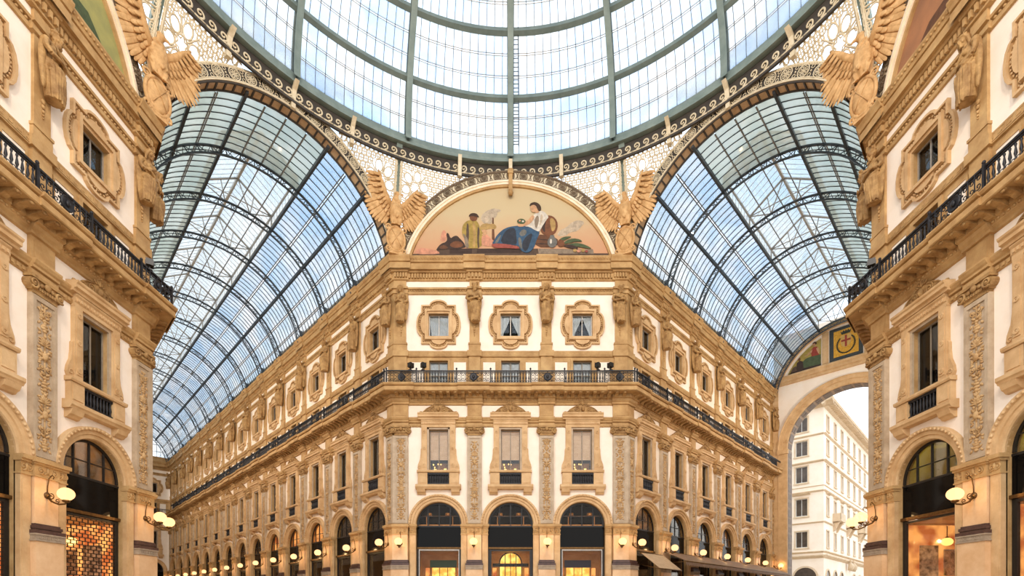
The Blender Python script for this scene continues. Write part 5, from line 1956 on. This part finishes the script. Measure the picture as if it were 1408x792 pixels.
layers = [
    ('ledge', [(75, 545), (75, 518), (225, 514), (235, 484), (862, 484), (866, 514), (1300, 514), (1305, 545)], 'earth'),
    ('ledge', [(865, 484), (1205, 488), (1212, 516), (865, 516)], 'ledge'),
    ('ledge', [(310, 484), (450, 484), (450, 516), (310, 516)], 'dark'),
    ('ledge', [(480, 486), (760, 486), (760, 512), (480, 512)], 'dark'),
    ('far_hill', [(80, 520), (120, 478), (180, 486), (240, 500), (250, 520)], 'rose'),
    ('smoke', [(500, 300), (520, 262), (560, 240), (600, 232), (640, 250), (600, 262), (590, 300), (560, 338), (526, 330)], 'smoke'),
    ('smoke', [(975, 405), (1000, 370), (1040, 352), (1070, 322), (1110, 306), (1156, 318), (1130, 350), (1110, 376), (1060, 384), (1030, 410)], 'smoke'),
    ('tree_trunk', [(574, 360), (578, 270), (584, 270), (588, 360), (592, 440), (574, 440)], 'wood'),
    ('tree_crown', [(498, 352), (510, 334), (540, 326), (560, 332), (590, 330), (606, 350), (590, 366), (560, 360), (530, 372), (506, 366)], 'tan'),
    ('tree_crown', [(572, 288), (570, 262), (582, 236), (598, 240), (610, 262), (602, 286), (590, 294)], 'smoke'),
    ('seated_figure', [(504, 470), (508, 420), (516, 398), (538, 392), (560, 416), (590, 440), (622, 470)], 'rose'),
    ('seated_head', oval(528, 384, 16, 18), 'skin'),
    ('distant_figure', [(252, 440), (256, 400), (266, 374), (280, 368), (292, 396), (288, 440)], 'rose'),
    ('baggage', [(220, 505), (240, 470), (262, 452), (284, 446), (296, 430), (288, 392), (302, 386), (316, 424), (334, 408), (356, 404), (376, 424), (402, 452), (412, 486), (228, 492)], 'dark'),
    ('baggage', [(306, 462), (340, 438), (376, 440), (400, 466), (372, 480), (330, 480)], 'brown'),
    ('baggage', [(240, 486), (262, 462), (296, 470), (300, 488)], 'wood'),
    ('robe', [(386, 380), (392, 340), (412, 316), (436, 308), (470, 306), (490, 326), (504, 366), (524, 398), (508, 412), (512, 484), (412, 484), (408, 430), (392, 408)], 'ochre'),
    ('robe_fold', [(452, 326), (470, 324), (476, 400), (470, 482), (454, 482), (458, 400)], 'tan'),
    ('robe_fold', [(414, 336), (428, 326), (432, 400), (424, 482), (414, 482)], 'earth'),
    ('robe_fold', [(486, 340), (500, 372), (492, 420), (496, 482), (484, 482), (482, 400)], 'earth'),
    ('robe_fold', [(390, 386), (408, 404), (424, 424), (432, 482), (408, 482), (404, 430)], 'ledge'),
    ('hand', [(508, 396), (528, 390), (540, 398), (524, 408)], 'skin'),
    ('head', oval(460, 294, 24, 22), 'brown'),
    ('hat', [(428, 288), (434, 272), (452, 264), (476, 266), (490, 280), (494, 294), (470, 286), (448, 284)], 'hair'),
    ('trunk', [(842, 394), (985, 412), (985, 478), (842, 478)], 'wood'),
    ('trunk_board', [(846, 424), (983, 436), (983, 442), (846, 430)], 'dark'),
    ('trunk_board', [(846, 452), (983, 458), (983, 464), (846, 458)], 'dark'),
    ('shield', [(872, 330), (890, 292), (920, 278), (956, 284), (982, 314), (986, 356), (966, 396), (930, 410), (890, 396), (874, 366)], 'brown'),
    ('shield_boss', [(934, 300), (954, 296), (972, 322), (970, 366), (950, 384), (940, 350)], 'tan'),
    ('shield_rim', [(884, 330), (900, 300), (914, 310), (904, 350), (908, 388), (888, 374)], 'dark'),
    ('robe', [(572, 460), (590, 430), (606, 402), (640, 370), (668, 356), (700, 348), (760, 342), (810, 346), (856, 366), (874, 384), (862, 414), (850, 440), (838, 480), (812, 508), (790, 514), (764, 506), (748, 486), (738, 468), (690, 464), (630, 468)], 'blue'),
    ('robe_fold', [(626, 452), (640, 404), (664, 372), (700, 354), (722, 366), (726, 410), (732, 462), (690, 464)], 'navy'),
    ('robe_fold', [(742, 400), (756, 374), (776, 366), (792, 378), (786, 400), (764, 412)], 'metal'),
    ('robe_fold', [(760, 470), (772, 430), (800, 400), (830, 390), (816, 440), (800, 490), (778, 508)], 'navy'),
    ('robe_fold', [(590, 452), (612, 420), (634, 396), (622, 430), (606, 456)], 'metal'),
    ('robe_fold', [(738, 420), (752, 416), (760, 450), (764, 494), (748, 480), (740, 452)], 'metal'),
    ('bodice', [(776, 350), (790, 326), (816, 300), (838, 274), (860, 256), (884, 252), (906, 262), (930, 290), (916, 306), (900, 330), (884, 356), (870, 384), (842, 372), (810, 352)], 'white'),
    ('bodice_fold', [(842, 300), (858, 278), (870, 300), (862, 340), (850, 366), (840, 340)], 'ledge'),
    ('bodice_fold', [(880, 270), (894, 280), (888, 320), (872, 350), (874, 310)], 'smoke'),
    ('arm', [(732, 338), (756, 326), (790, 318), (808, 300), (824, 278), (842, 286), (832, 312), (812, 334), (774, 350), (738, 352)], 'skin'),
    ('flowers', [(728, 318), (740, 304), (760, 300), (780, 308), (786, 322), (770, 336), (744, 334)], 'green'),
    ('flower', oval(748, 314, 7, 6, 8), 'rose'), ('flower', oval(768, 318, 7, 6, 8), 'white'),
    ('neck', [(838, 244), (860, 238), (872, 262), (846, 270)], 'skin'),
    ('head', oval(836, 234, 23, 29), 'skin'),
    ('hair', [(808, 226), (812, 208), (828, 200), (846, 198), (868, 208), (882, 230), (880, 252), (866, 256), (856, 240), (850, 222), (832, 214)], 'hair'),
    ('carpet', [(566, 462), (600, 456), (640, 458), (700, 466), (748, 480), (740, 490), (660, 484), (590, 486)], 'red'),
    ('vase', [(936, 404), (964, 404), (962, 416), (980, 436), (978, 466), (960, 482), (940, 482), (922, 466), (920, 438), (938, 416)], 'metal'),
    ('vase_light', oval(942, 444, 7, 16, 10), 'white'),
    ('palm_leaf', [(985, 440), (1010, 420), (1040, 412), (1075, 414), (1050, 424), (1020, 440)], 'green'),
    ('palm_leaf', [(1010, 462), (1040, 436), (1080, 424), (1120, 430), (1142, 446), (1100, 444), (1050, 456)], 'green'),
    ('palm_leaf', [(1020, 480), (1060, 458), (1110, 452), (1160, 466), (1204, 492), (1150, 484), (1090, 474)], 'green'),
    ('palm_leaf', [(1010, 470), (1050, 462), (1090, 470), (1120, 490), (1060, 488)], 'dark'),
    ('fruit', oval(1092, 500, 12, 10, 10), 'tan'), ('fruit', oval(1116, 504, 13, 10, 10), 'rose'), ('fruit', oval(1142, 500, 12, 11, 10), 'tan'), ('fruit', oval(1164, 506, 10, 8, 10), 'red'),
    ('basket', [(985, 440), (1000, 430), (1022, 440), (1030, 470), (1000, 480), (984, 468)], 'brown'),
]
def soft(poly, k=2):
    for _ in range(k):
        q = []
        for i in range(len(poly)):
            a, b = poly[i], poly[(i + 1) % len(poly)]
            q += [(a[0] * .75 + b[0] * .25, a[1] * .75 + b[1] * .25), (a[0] * .25 + b[0] * .75, a[1] * .25 + b[1] * .75)]
        poly = q
    return poly
for i, (n_, poly, c) in enumerate(layers):
    flat(MUR, n_, px(poly if n_ == 'ledge' else soft(poly, 1)), .02 + .0015 * i, PM[c], t=.004)

# ---- lunettes of the side piers, of which only a corner shows
for F, c0, c1, nm in ((F_LEFT, (186, 176, 104), (150, 150, 96), 'long'), (F_RIGHT, (176, 122, 84), (140, 100, 74), 'short')):
    m = empty('painted_lunette', F @ T(0, -.05), label='dusky painted lunette of the pier beside the %s arcade' % nm, category='mural')
    mb = MB(); mb.prism(o, 0, .02)
    obj('painted_sky', mb.mesh('painted_sky', [mat('painted ground ' + nm, c0, c1, .75, .5)]), m)
    mb = MB(); mb.prism([(-6.6, 27.0), (6.6, 27.0), (5.2, 28.2), (1.5, 28.6), (-2, 28.2), (-5, 28.4)], .02, .024)
    obj('painted_hill', mb.mesh('painted_hill', [PM['green' if nm == 'long' else 'wood']]), m)

# ================================================================ end wall of the short arcade with its open arch
EM = (-OPM[0] + S2 * LR, OPM[1] + S2 * LR)
F_ER = frame(EM[0], EM[1], (S2, -S2), (-S2, -S2))    # x runs away from the middle pier
W = empty('wall_right_end', F_ER, label='end wall of the short arcade with a tall open arch', **KS)
AW, AZ, AH = 5.8, 19.7, 5.8
n = 32
mb = MB()
topz = lambda x: ZC + math.sqrt(max(0, 7.7 ** 2 - x * x))
for s in (-1, 1):
    mb.box(*sorted((s * AW, s * 7.8)), -1.6, 0, 0, AZ, 0)
for i in range(n):
    a, b = PI * i / n, PI * (i + 1) / n
    p = (AW * math.cos(a), AZ + AH * math.sin(a)); q = (AW * math.cos(b), AZ + AH * math.sin(b))
    mb.quad((p[0], 0, p[1]), (q[0], 0, q[1]), (q[0], 0, 27.5), (p[0], 0, 27.5), 0)
    mb.quad((p[0], -1.6, p[1]), (q[0], -1.6, q[1]), (q[0], -1.6, 34), (p[0], -1.6, 34), 0)
for s in (-1, 1):
    mb.quad((s * AW, 0, AZ), (s * 7.8, 0, AZ), (s * 7.8, 0, 27.5), (s * AW, 0, 27.5), 0)
    mb.quad((s * AW, -1.6, AZ), (s * 7.8, -1.6, AZ), (s * 7.8, -1.6, 34), (s * AW, -1.6, 34), 0)
xs = [-7.6 + 15.2 * i / 40 for i in range(41)]
for a, b in zip(xs[:-1], xs[1:]):
    mb.quad((a, 0, 27.5), (b, 0, 27.5), (b, 0, max(27.5, topz(b))), (a, 0, max(27.5, topz(a))), 0)
obj('wall_panel', mb.mesh('wall_panel', [PLASTER]), W)
av = MB()
av.arc([(AW, -.1), (AW, .1), (AW + .12, .16), (AW + .5, .16), (AW + .55, .24), (AW + .85, .26), (AW + .95, .34), (AW + 1.0, .34), (AW + 1.0, 0)], 0, AZ, 0, PI, 40, 0)
for s in (-1, 1):
    a, b = sorted((s * AW, s * (AW + 1.0)))
    av.box(a, b, 0, .2, 0, AZ, 0)
    av.box(a - .02, b + .1, 0, .34, AZ - .5, AZ, 0)
    a, b = sorted((s * (AW + 1.0), s * 7.6))
    av.box(a, b, 0, .12, 0, 27.4, 0)
for i in range(9):
    t = PI * (i + .5) / 9
    av.arc([(.14, .16), (.16, .22), (.24, .22), (.26, .16)], (AW + .3) * math.cos(t), AZ + (AW + .3) * math.sin(t), 0, 2 * PI, 12, 0)
obj('great_archivolt', av.mesh('great_archivolt', [STONE_P]), W)
# coffered soffit and jambs, piece by piece
cof = MB(); cof.box(-.0, .1, -1.45, -.15, -.42, .42)
cof2 = MB(); cof2.box(0, .1, -1.35, -.85, -.3, .3); cof2.box(0, .1, -.7, -.25, -.3, .3)
SLC = mat('slate coffer', (134, 122, 114), (112, 102, 96), .6, 2.0)
jl = MB()
for s in (-1, 1):
    jl.box(*sorted((s * AW, s * (AW - .03))), -1.6, -.02, 0, AZ, 0)
obj('jamb_lining', jl.mesh('jamb_lining', [mat('grey brown lining', (150, 134, 118), (126, 112, 98), .6, 1.0)]), W)
CF = cof.mesh('coffer', [SLC]); CF2 = cof2.mesh('coffer', [SLC])
sfm = MB()
sfm.arc([(AW, -.02), (AW, -1.6), (AW + .1, -1.6), (AW + .1, -.02)], 0, AZ, 0, PI, 40, 0)
obj('arch_soffit', sfm.mesh('arch_soffit', [mat('grey brown soffit', (176, 156, 134), (150, 130, 112), .6, 1.0)]), W)
for i in range(19):
    t = PI * (i + .5) / 19
    M = T(AW * math.cos(t), 0, AZ + AW * math.sin(t)) @ RY(-t) @ T(-.06)
    obj('coffer', CF if i % 2 else CF2, W, M)
for s in (-1, 1):
    for i in range(20):
        M = T(s * (AW - .05 if s > 0 else AW + .05 - .1), 0, .5 + i * .98)
        obj('coffer', CF if i % 3 == 0 else CF2, W, T(s * AW - .05, 0, .5 + i * .98))
bd = MB()
bd.mold([(0, 27.3), (.14, 27.34), (.14, 27.6), (.24, 27.7), (.24, 27.95), (.34, 28.1), (.34, 28.3), (0, 28.35)], -7.5, 7.5, 0)
bd.arc([(6.9, 0), (6.9, .14), (7.1, .2), (7.35, .2), (7.4, 0)], 0, ZC, R(22), PI - R(22), 40, 0)
for x in (-1.95, 1.95):
    bd.box(x - .3, x + .3, 0, .12, 28.3, ZC + math.sqrt(6.9 ** 2 - 2.2 ** 2), 0)
    bd.box(x - .16, x + .16, .12, .16, 28.5, 31.6, 0)
obj('lunette_moulding', bd.mesh('lunette_moulding', [STONE_P]), W)
gold = mat('gold mosaic', (224, 172, 60), (190, 136, 36), .45, 6.0, metal=.2)
slate = mat('slate mosaic frame', (58, 62, 62), (44, 48, 48), .5, 4.0)
cross = mat('red mosaic', (160, 60, 40), (130, 46, 30), .5, 5.0)
pale = mat('pale shield mosaic', (206, 170, 96), (184, 148, 80), .5, 5.0)
leafm = mat('dark leaf mosaic', (52, 54, 34), (40, 40, 26), .5, 5.0)
CA = empty('mosaic_crest', F_ER @ T(0, .05), label='gold mosaic coat of arms with red cross shield, crown and wreath', category='mosaic')
flat(CA, 'slate_frame', [(-1.55, 28.45), (1.55, 28.45), (1.55, 32.0), (-1.55, 32.0)], .0, slate, t=.03)
flat(CA, 'gold_field', [(-1.15, 28.8), (1.15, 28.8), (1.15, 31.65), (-1.15, 31.65)], .03, gold)
flat(CA, 'shield', [(-.48, 31.0), (.48, 31.0), (.48, 30.2), (.36, 29.85), (0, 29.62), (-.36, 29.85), (-.48, 30.2)], .045, pale)
flat(CA, 'cross', [(-.1, 30.95), (.1, 30.95), (.1, 29.75), (0, 29.7), (-.1, 29.75)], .06, cross)
flat(CA, 'cross', [(-.44, 30.5), (.44, 30.5), (.44, 30.3), (-.44, 30.3)], .062, cross)
flat(CA, 'crown', [(-.4, 31.1), (.4, 31.1), (.52, 31.5), (.34, 31.34), (.22, 31.55), (.1, 31.36), (0, 31.58), (-.1, 31.36), (-.22, 31.55), (-.34, 31.34), (-.52, 31.5)], .06, leafm)
for s in (-1, 1):
    for i in range(13):
        t = R(-86 + 11 * i)
        cx, cz = s * .82 * math.cos(t), 30.0 + .95 * math.sin(t)
        for q in (.5, -.6):
            flat(CA, 'leaf', oval(cx + .05 * q, cz, .045, .13, 8, s * (t + q)), .045, leafm)
ochre_bg = mat('olive gold mosaic', (176, 158, 78), (150, 128, 58), .5, 4.0)
for s in (-1, 1):
    PN = empty('mosaic_figure_panel', F_ER @ T(0, .05), label='mosaic panel of a dark-haired woman in red seated beside children' if s < 0 else 'mosaic panel of seated figures on the far side of the gold coat of arms', category='mosaic', group='mosaic panels of the end lunette')
    arcp = [(6.55 * math.cos(R(a)), ZC + 6.55 * math.sin(R(a))) for a in (27.5, 34, 41, 48, 55, 62, 68.8)]
    out_ = [(2.37, 28.45), (5.8, 28.45)] + arcp
    Q = lambda pl: [(s * x, z) for x, z in pl]
    flat(PN, 'olive_field', Q(out_), 0, ochre_bg)
    flat(PN, 'ground', Q([(2.37, 28.45), (5.7, 28.45), (5.2, 28.75), (3.8, 28.8), (2.37, 28.75)]), .014, PM['dark'])
    flat(PN, 'skirt', Q([(2.4, 28.6), (4.3, 28.7), (4.4, 29.3), (3.9, 29.7), (3.2, 29.8), (2.4, 29.7)]), .02, PM['green'])
    flat(PN, 'bodice', Q([(2.55, 29.7), (3.3, 29.75), (3.4, 30.5), (3.1, 30.75), (2.75, 30.7), (2.6, 30.3)]), .024, cross)
    flat(PN, 'arm', Q([(2.65, 30.6), (2.5, 30.1), (2.6, 29.8), (2.72, 30.1), (2.85, 30.5)]), .028, PM['skin'])
    flat(PN, 'arm', Q([(3.2, 30.55), (3.8, 30.1), (4.05, 30.05), (3.8, 29.95), (3.3, 30.2)]), .028, PM['skin'])
    flat(PN, 'head', Q(oval(3.0, 31.0, .17, .22)), .03, PM['skin'])
    flat(PN, 'hair', Q([(2.78, 31.0), (2.82, 31.25), (3.0, 31.33), (3.2, 31.22), (3.2, 31.1), (3.0, 31.14), (2.9, 30.95)]), .032, PM['hair'])
    flat(PN, 'child', Q([(4.1, 28.7), (4.9, 28.7), (4.8, 29.5), (4.5, 29.7), (4.2, 29.5)]), .026, PM['dark'])
    flat(PN, 'child_head', Q(oval(4.55, 29.85, .14, .17)), .028, PM['brown'])
    flat(PN, 'child', Q([(4.8, 28.6), (5.5, 28.6), (5.2, 29.1), (4.9, 29.2)]), .03, PM['earth'])
lamp(F_ER, -7.3, .2, 5.0, 'lit globe lamp at the foot of the open arch, end of the short arcade', G_L, 20)

# ================================================================ far end of the long arcade
EM2 = (OPM[0] - S2 * LL, OPM[1] + S2 * LL)
F_EL = frame(EM2[0], EM2[1], (-S2, -S2), (S2, -S2))
W = empty('wall_left_end', F_EL, label='far end facade closing the long arcade', **KS)
for k, x in enumerate((-4.75, .55, 5.85)):
    bay(W, F_EL, x, MOLD_BAY_P)
    window('attic', F_EL, x, '%s attic window on the far end facade of the long arcade' % ORD[k])
    window('strip', F_EL, x, '%s low window on the far end facade of the long arcade' % ORD[k])
    window('main', F_EL, x, '%s tall window on the far end facade of the long arcade' % ORD[k])
    shop(F_EL, x, '%s arched shop front on the far end facade of the long arcade' % ORD[k], 'dim')
    put_pilaster(W, PIL[k], T(x + HX))
railing(F_EL, (-4.75, .55), (-2.1, ), (), 'black iron balcony railing on the far end facade')
g = MB()
for i in range(-12, 13):
    x = i * .6
    g.box(x - .025, x + .025, -.05, .05, 27.6, ZC + math.sqrt(7.3 ** 2 - x * x))
for z in (28.6, 29.8, 31.0, 32.0):
    h = math.sqrt(7.3 ** 2 - (z - ZC) ** 2)
    g.box(-h, h, -.05, .05, z - .03, z + .03)
obj('glazing_bars', g.mesh('glazing_bars', [IRON_V]), W, kind='stuff')
g = MB(); g.prism([(x, z) for x, z in [(7.4 * math.cos(PI * i / 30), ZC + 7.4 * math.sin(PI * i / 30)) for i in range(31)] if z > 27.5], -.02, .0)
obj('end_glass', g.mesh('end_glass', [VG_BLUE]), W)

# ================================================================ building across the street beyond the arch
BX, BY = 45.6, 54.6
F_B1 = frame(BX, BY, (-S2, -S2), (S2, -S2))      # face towards the left-front: x>0 would run back; wall at x<0 runs along (1,1)
F_B2 = frame(BX, BY, (S2, -S2), (-S2, -S2))      # face towards us: wall at x<0 runs along (-1,1)
BLD = empty('street_building', Matrix.Translation((BX, BY, 0)), label='pale six storey corner building across the street, seen through the open arch', category='building')
def bobj(n_, mb, mats, F, parent=None):
    return obj(n_, mb.mesh(n_, mats), BLD if parent is None else parent, Matrix.Translation((-BX, -BY, 0)) @ F)
def bface(F, L, wins, arches, balc):
    """wall along x in (-L, 0)"""
    rows = [(9.9, 12.3), (14.6, 17.2), (19.6, 22.0), (23.6, 25.8), (27.2, 29.3)]
    mb = MB()
    ww = .62 if L > 32 else .8
    holes = []
    for x in wins:
        for z0, z1 in rows:
            holes.append((x - ww, x + ww, z0, z1))
    xs_ = sorted({-L, 0.0, *[h[0] for h in holes], *[h[1] for h in holes]})
    zs_ = sorted({8.6, 31.0, *[h[2] for h in holes], *[h[3] for h in holes]})
    grid(mb, xs_, zs_, holes, lambda z: 0)
    for h in holes:
        reveal(mb, h, .3, 0)
    mb.quad((-L, 0, 0), (0, 0, 0), (0, 0, 8.6), (-L, 0, 8.6), 0)
    bobj('facade_wall', mb, [BSTONE], F)
    lg = MB()
    for z, d, h in ((8.7, .45, .5), (9.25, .3, .25), (13.6, .22, .22), (18.2, .22, .25), (18.9, .12, .12), (22.6, .3, .3), (26.5, .25, .25)):
        lg.mold([(0, z - h), (d * .5, z - h * .7), (d, z - h * .3), (d, z), (0, z)], -L, 0, 0, 0, d and .41 * 0)
    bobj('string_course', lg, [BTRIM], F)
    ev = MB()
    ev.mold([(0, 30.2), (.3, 30.3), (.5, 30.6), (1.3, 30.75), (1.4, 31.0), (0, 31.4)], -L, 1.3, 0)
    n_ = int(L / .8)
    for i in range(n_):
        ev.box(-L + .8 * i, -L + .8 * i + .3, .3, 1.2, 30.45, 30.75)
    bobj('eaves', ev, [BTRIM], F)
    for x in wins:
        for r, (z0, z1) in enumerate(rows):
            w = MB()
            frame_bars(w, x - ww, x + ww, z0, z1, -.2, .08, .06, 2, 1, 0)
            for q in ((-ww - .18, -ww), (ww, ww + .18)):
                w.box(x + q[0], x + q[1], 0, .08, z0 - .1, z1 + .15, 1)
            w.box(x - ww - .18, x + ww + .18, 0, .1, z1, z1 + .18, 1)
            w.box(x - ww - .25, x + ww + .25, 0, .16, z0 - .22, z0 - .04, 1)
            if r == 1:
                w.mold([(0, z1 + .5), (.4, z1 + .6), (.5, z1 + .75), (0, z1 + .85)], x - ww - .4, x + ww + .4, 1)
            f = bobj('window_frame', w, [CURTAIN, BTRIM], F)
            g_ = MB(); g_.box(x - ww, x + ww, -.27, -.24, z0, z1)
            gl = obj('pane', g_.mesh('pane', [BGLASS]), f)
    for x in arches:
        a = MB()
        hw = 1.1 if L > 32 else 1.5
        a.prism([(x - hw, 0), (x + hw, 0), (x + hw, 5.4)] + [(x + hw * math.cos(PI * i / 12), 5.4 + min(hw, 1.5) * math.sin(PI * i / 12)) for i in range(13)] + [(x - hw, 5.4)], .0, .02, 0)
        a.arc([(1.0, 0), (1.0, .15), (1.2, .15), (1.22, 0)], 0, 0, 0, PI, 14, 1) if False else None
        for i in range(12):
            t0, t1 = PI * i / 12, PI * (i + 1) / 12
            p = [(x + (hw + k) * math.cos(t), 5.4 + (min(hw, 1.5) + k) * math.sin(t)) for k, t in ((0, t0), (.25, t0), (.25, t1), (0, t1))]
            a.prism(p, 0, .12, 1)
        bobj('arched_window', a, [BGLASS, BTRIM], F)
    for x in balc:
        b = MB()
        b.box(x - 1.5, x + 1.5, 0, 1.1, 14.1, 14.35, 0)
        b.box(x - 1.5, x + 1.5, 1.0, 1.1, 14.35, 15.3, 0)
        for s in (-1, 1):
            b.box(*sorted((x + s * 1.4, x + s * 1.5)), 0, 1.1, 14.35, 15.3, 0)
            leaf_bracket(b, x + s * 1.0, 0, .9, 14.1, .4, 0)
            b.mold([(0, 12.6), (.2, 12.7), (.5, 13.3), (.9, 14.1), (0, 14.1)], x + s - .2, x + s + .2, 0)
        bobj('balcony', b, [BTRIM], F)
bw = [-2.2 - 4.55 * i for i in range(8)]
bface(F_B1, 38, bw, [-2.2, -6.7, -11, -20.2, -24.8, -29.4], [-6.75, -15.8, -24.9])
bface(F_B2, 30, [-2.9, -7.9, -12.9, -17.9], [-2.4, -8.4, -14.4], [])
dg_ = MB()   # relief figures flanking the street door
for x in (-14.6, -17.0):
    dg_.tube([(x, .5, 7.0), (x + .1, .7, 7.7), (x, .5, 8.3)], [.35, .45, .25], 8); dg_.ell((x, .6, 8.55), (.22, .24, .26), 8, 6)
    dg_.tube([(x - .3, .5, 8.1), (x - .6, .6, 7.6), (x - .3, .9, 7.3)], .13, 6)
bobj('door_figures', dg_, [BTRIM], F_B1)
rf = MB()
rf.add([(0, 0, 31.2), (S2 * 38, S2 * 38, 31.2), (S2 * 8, S2 * 68, 31.2), (-S2 * 30, S2 * 30, 31.2)], [(0, 1, 2, 3)])
obj('roof', rf.mesh('roof', [BTRIM]), BLD)
B2 = MB()
for i in range(7):
    B2.box(-4, 4, -4, 4, i * 3.4, i * 3.4 + 2.0, 0); B2.box(-3.9, 3.9, -3.9, 3.9, i * 3.4 + 2.0, i * 3.4 + 3.4, 1)
ob = empty('street_building', Matrix.Translation((84, 86, 0)), label='distant banded modern block behind the pale corner building', category='building')
obj('storeys', B2.mesh('storeys', [BSTONE, mat('blue glass bands', (150, 172, 184), (126, 148, 160), .2, .5)]), ob)

# ================================================================ awnings in the short arcade
def awning(F, x0, x1, z1, z0, out, m, label, scallop, valance=True):
    r = empty('shop_awning', F @ T(0, .55), label=label, category='awning', group='fabric awnings over the shops')
    c = MB()
    th = .05
    vs = [(x0, 0, z1), (x1, 0, z1), (x1, out, z0), (x0, out, z0), (x0, 0, z1 - th), (x1, 0, z1 - th), (x1, out, z0 - th), (x0, out, z0 - th)]
    c.add(vs, [(0, 1, 2, 3), (7, 6, 5, 4), (0, 4, 5, 1), (1, 5, 6, 2), (2, 6, 7, 3), (3, 7, 4, 0)], 0)
    obj('canopy', c.mesh('canopy', [m]), r)
    if scallop:
        v = MB(); n_ = int(abs(x1 - x0) / .35); st = (x1 - x0) / n_
        for i in range(n_):
            a = x0 + st * i
            v.prism([(a, z0 - .05), (a + st, z0 - .05), (a + st, z0 - .25), (a + st * .75, z0 - .36), (a + st * .5, z0 - .4), (a + st * .25, z0 - .36), (a, z0 - .25)], out - .03, out)
        obj('scalloped_valance', v.mesh('scalloped_valance', [m]), r)
    fr = MB()
    for x in (x0 + .1 * (1 if x1 > x0 else -1), x1 - .1 * (1 if x1 > x0 else -1)):
        fr.tube([(x, 0, z1 - .9), (x, out, z0 - .06)], .03, 5)
    fr.tube([(x0, out, z0 - .04), (x1, out, z0 - .04)], .04, 5)
    fr.tube([(x0, -.1, z1), (x1, -.1, z1)], .07, 6)
    obj('awning_frame', fr.mesh('awning_frame', [BRONZE]), r)
    return r
awning(F_RA, -1.25, -4.6, 5.4, 4.2, 1.5, AWN, 'beige canvas awning sloping down over the first shop of the short arcade', False)
awning(F_RA, -5.0, -31.4, 5.75, 4.95, 1.7, AWN_D, 'long brown awning with scalloped edge along the short arcade', True)
tb_ = MB(); tb_.box(-14.0, -8.0, .5, .56, 5.05, 5.6)
# ================================================================ small black floodlights on the balconies
fb = MB(); fb.box(-.16, .16, -.12, .16, .12, .42); fb.box(-.19, .19, .16, .19, .09, .45); fb.tube([(0, 0, -.1), (0, 0, .14)], .04, 6); fb.box(-.12, .12, -.1, .1, -.12, -.06)
FB = fb.mesh('housing', [BLACK_M])
fl = MB(); fl.box(-.13, .13, .19, .2, .15, .39)
FLL = fl.mesh('lens', [LAMPY])
def flood_box(F, x, label, a, y=1.0):
    r = empty('floodlight', F @ T(x, y, 18.45) @ RZ(a), label=label, category='floodlight', group='small black floodlights clamped to the railings')
    obj('housing', FB, r); obj('lens', FLL, r)
for k, (x, a) in enumerate(((7.2, 2.6), (6.3, 2.2), (-6.3, -2.2), (-7.2, -2.6))):
    flood_box(F_MID, x, '%s black floodlight on the railing of the middle pier, counted from the long arcade' % ORD[k], a)
flood_box(F_LEFT, -7.4, 'black floodlight on the railing corner of the pier beside the long arcade', 2.2)
flood_box(F_RIGHT, 7.4, 'black floodlight on the railing corner of the pier beside the short arcade', -2.2)
flood_box(F_LB, -.6, 'black floodlight round the corner of the side pier, long arcade side', 2.2)
flood_box(F_RB, .6, 'black floodlight round the corner of the side pier, short arcade side', -2.2)
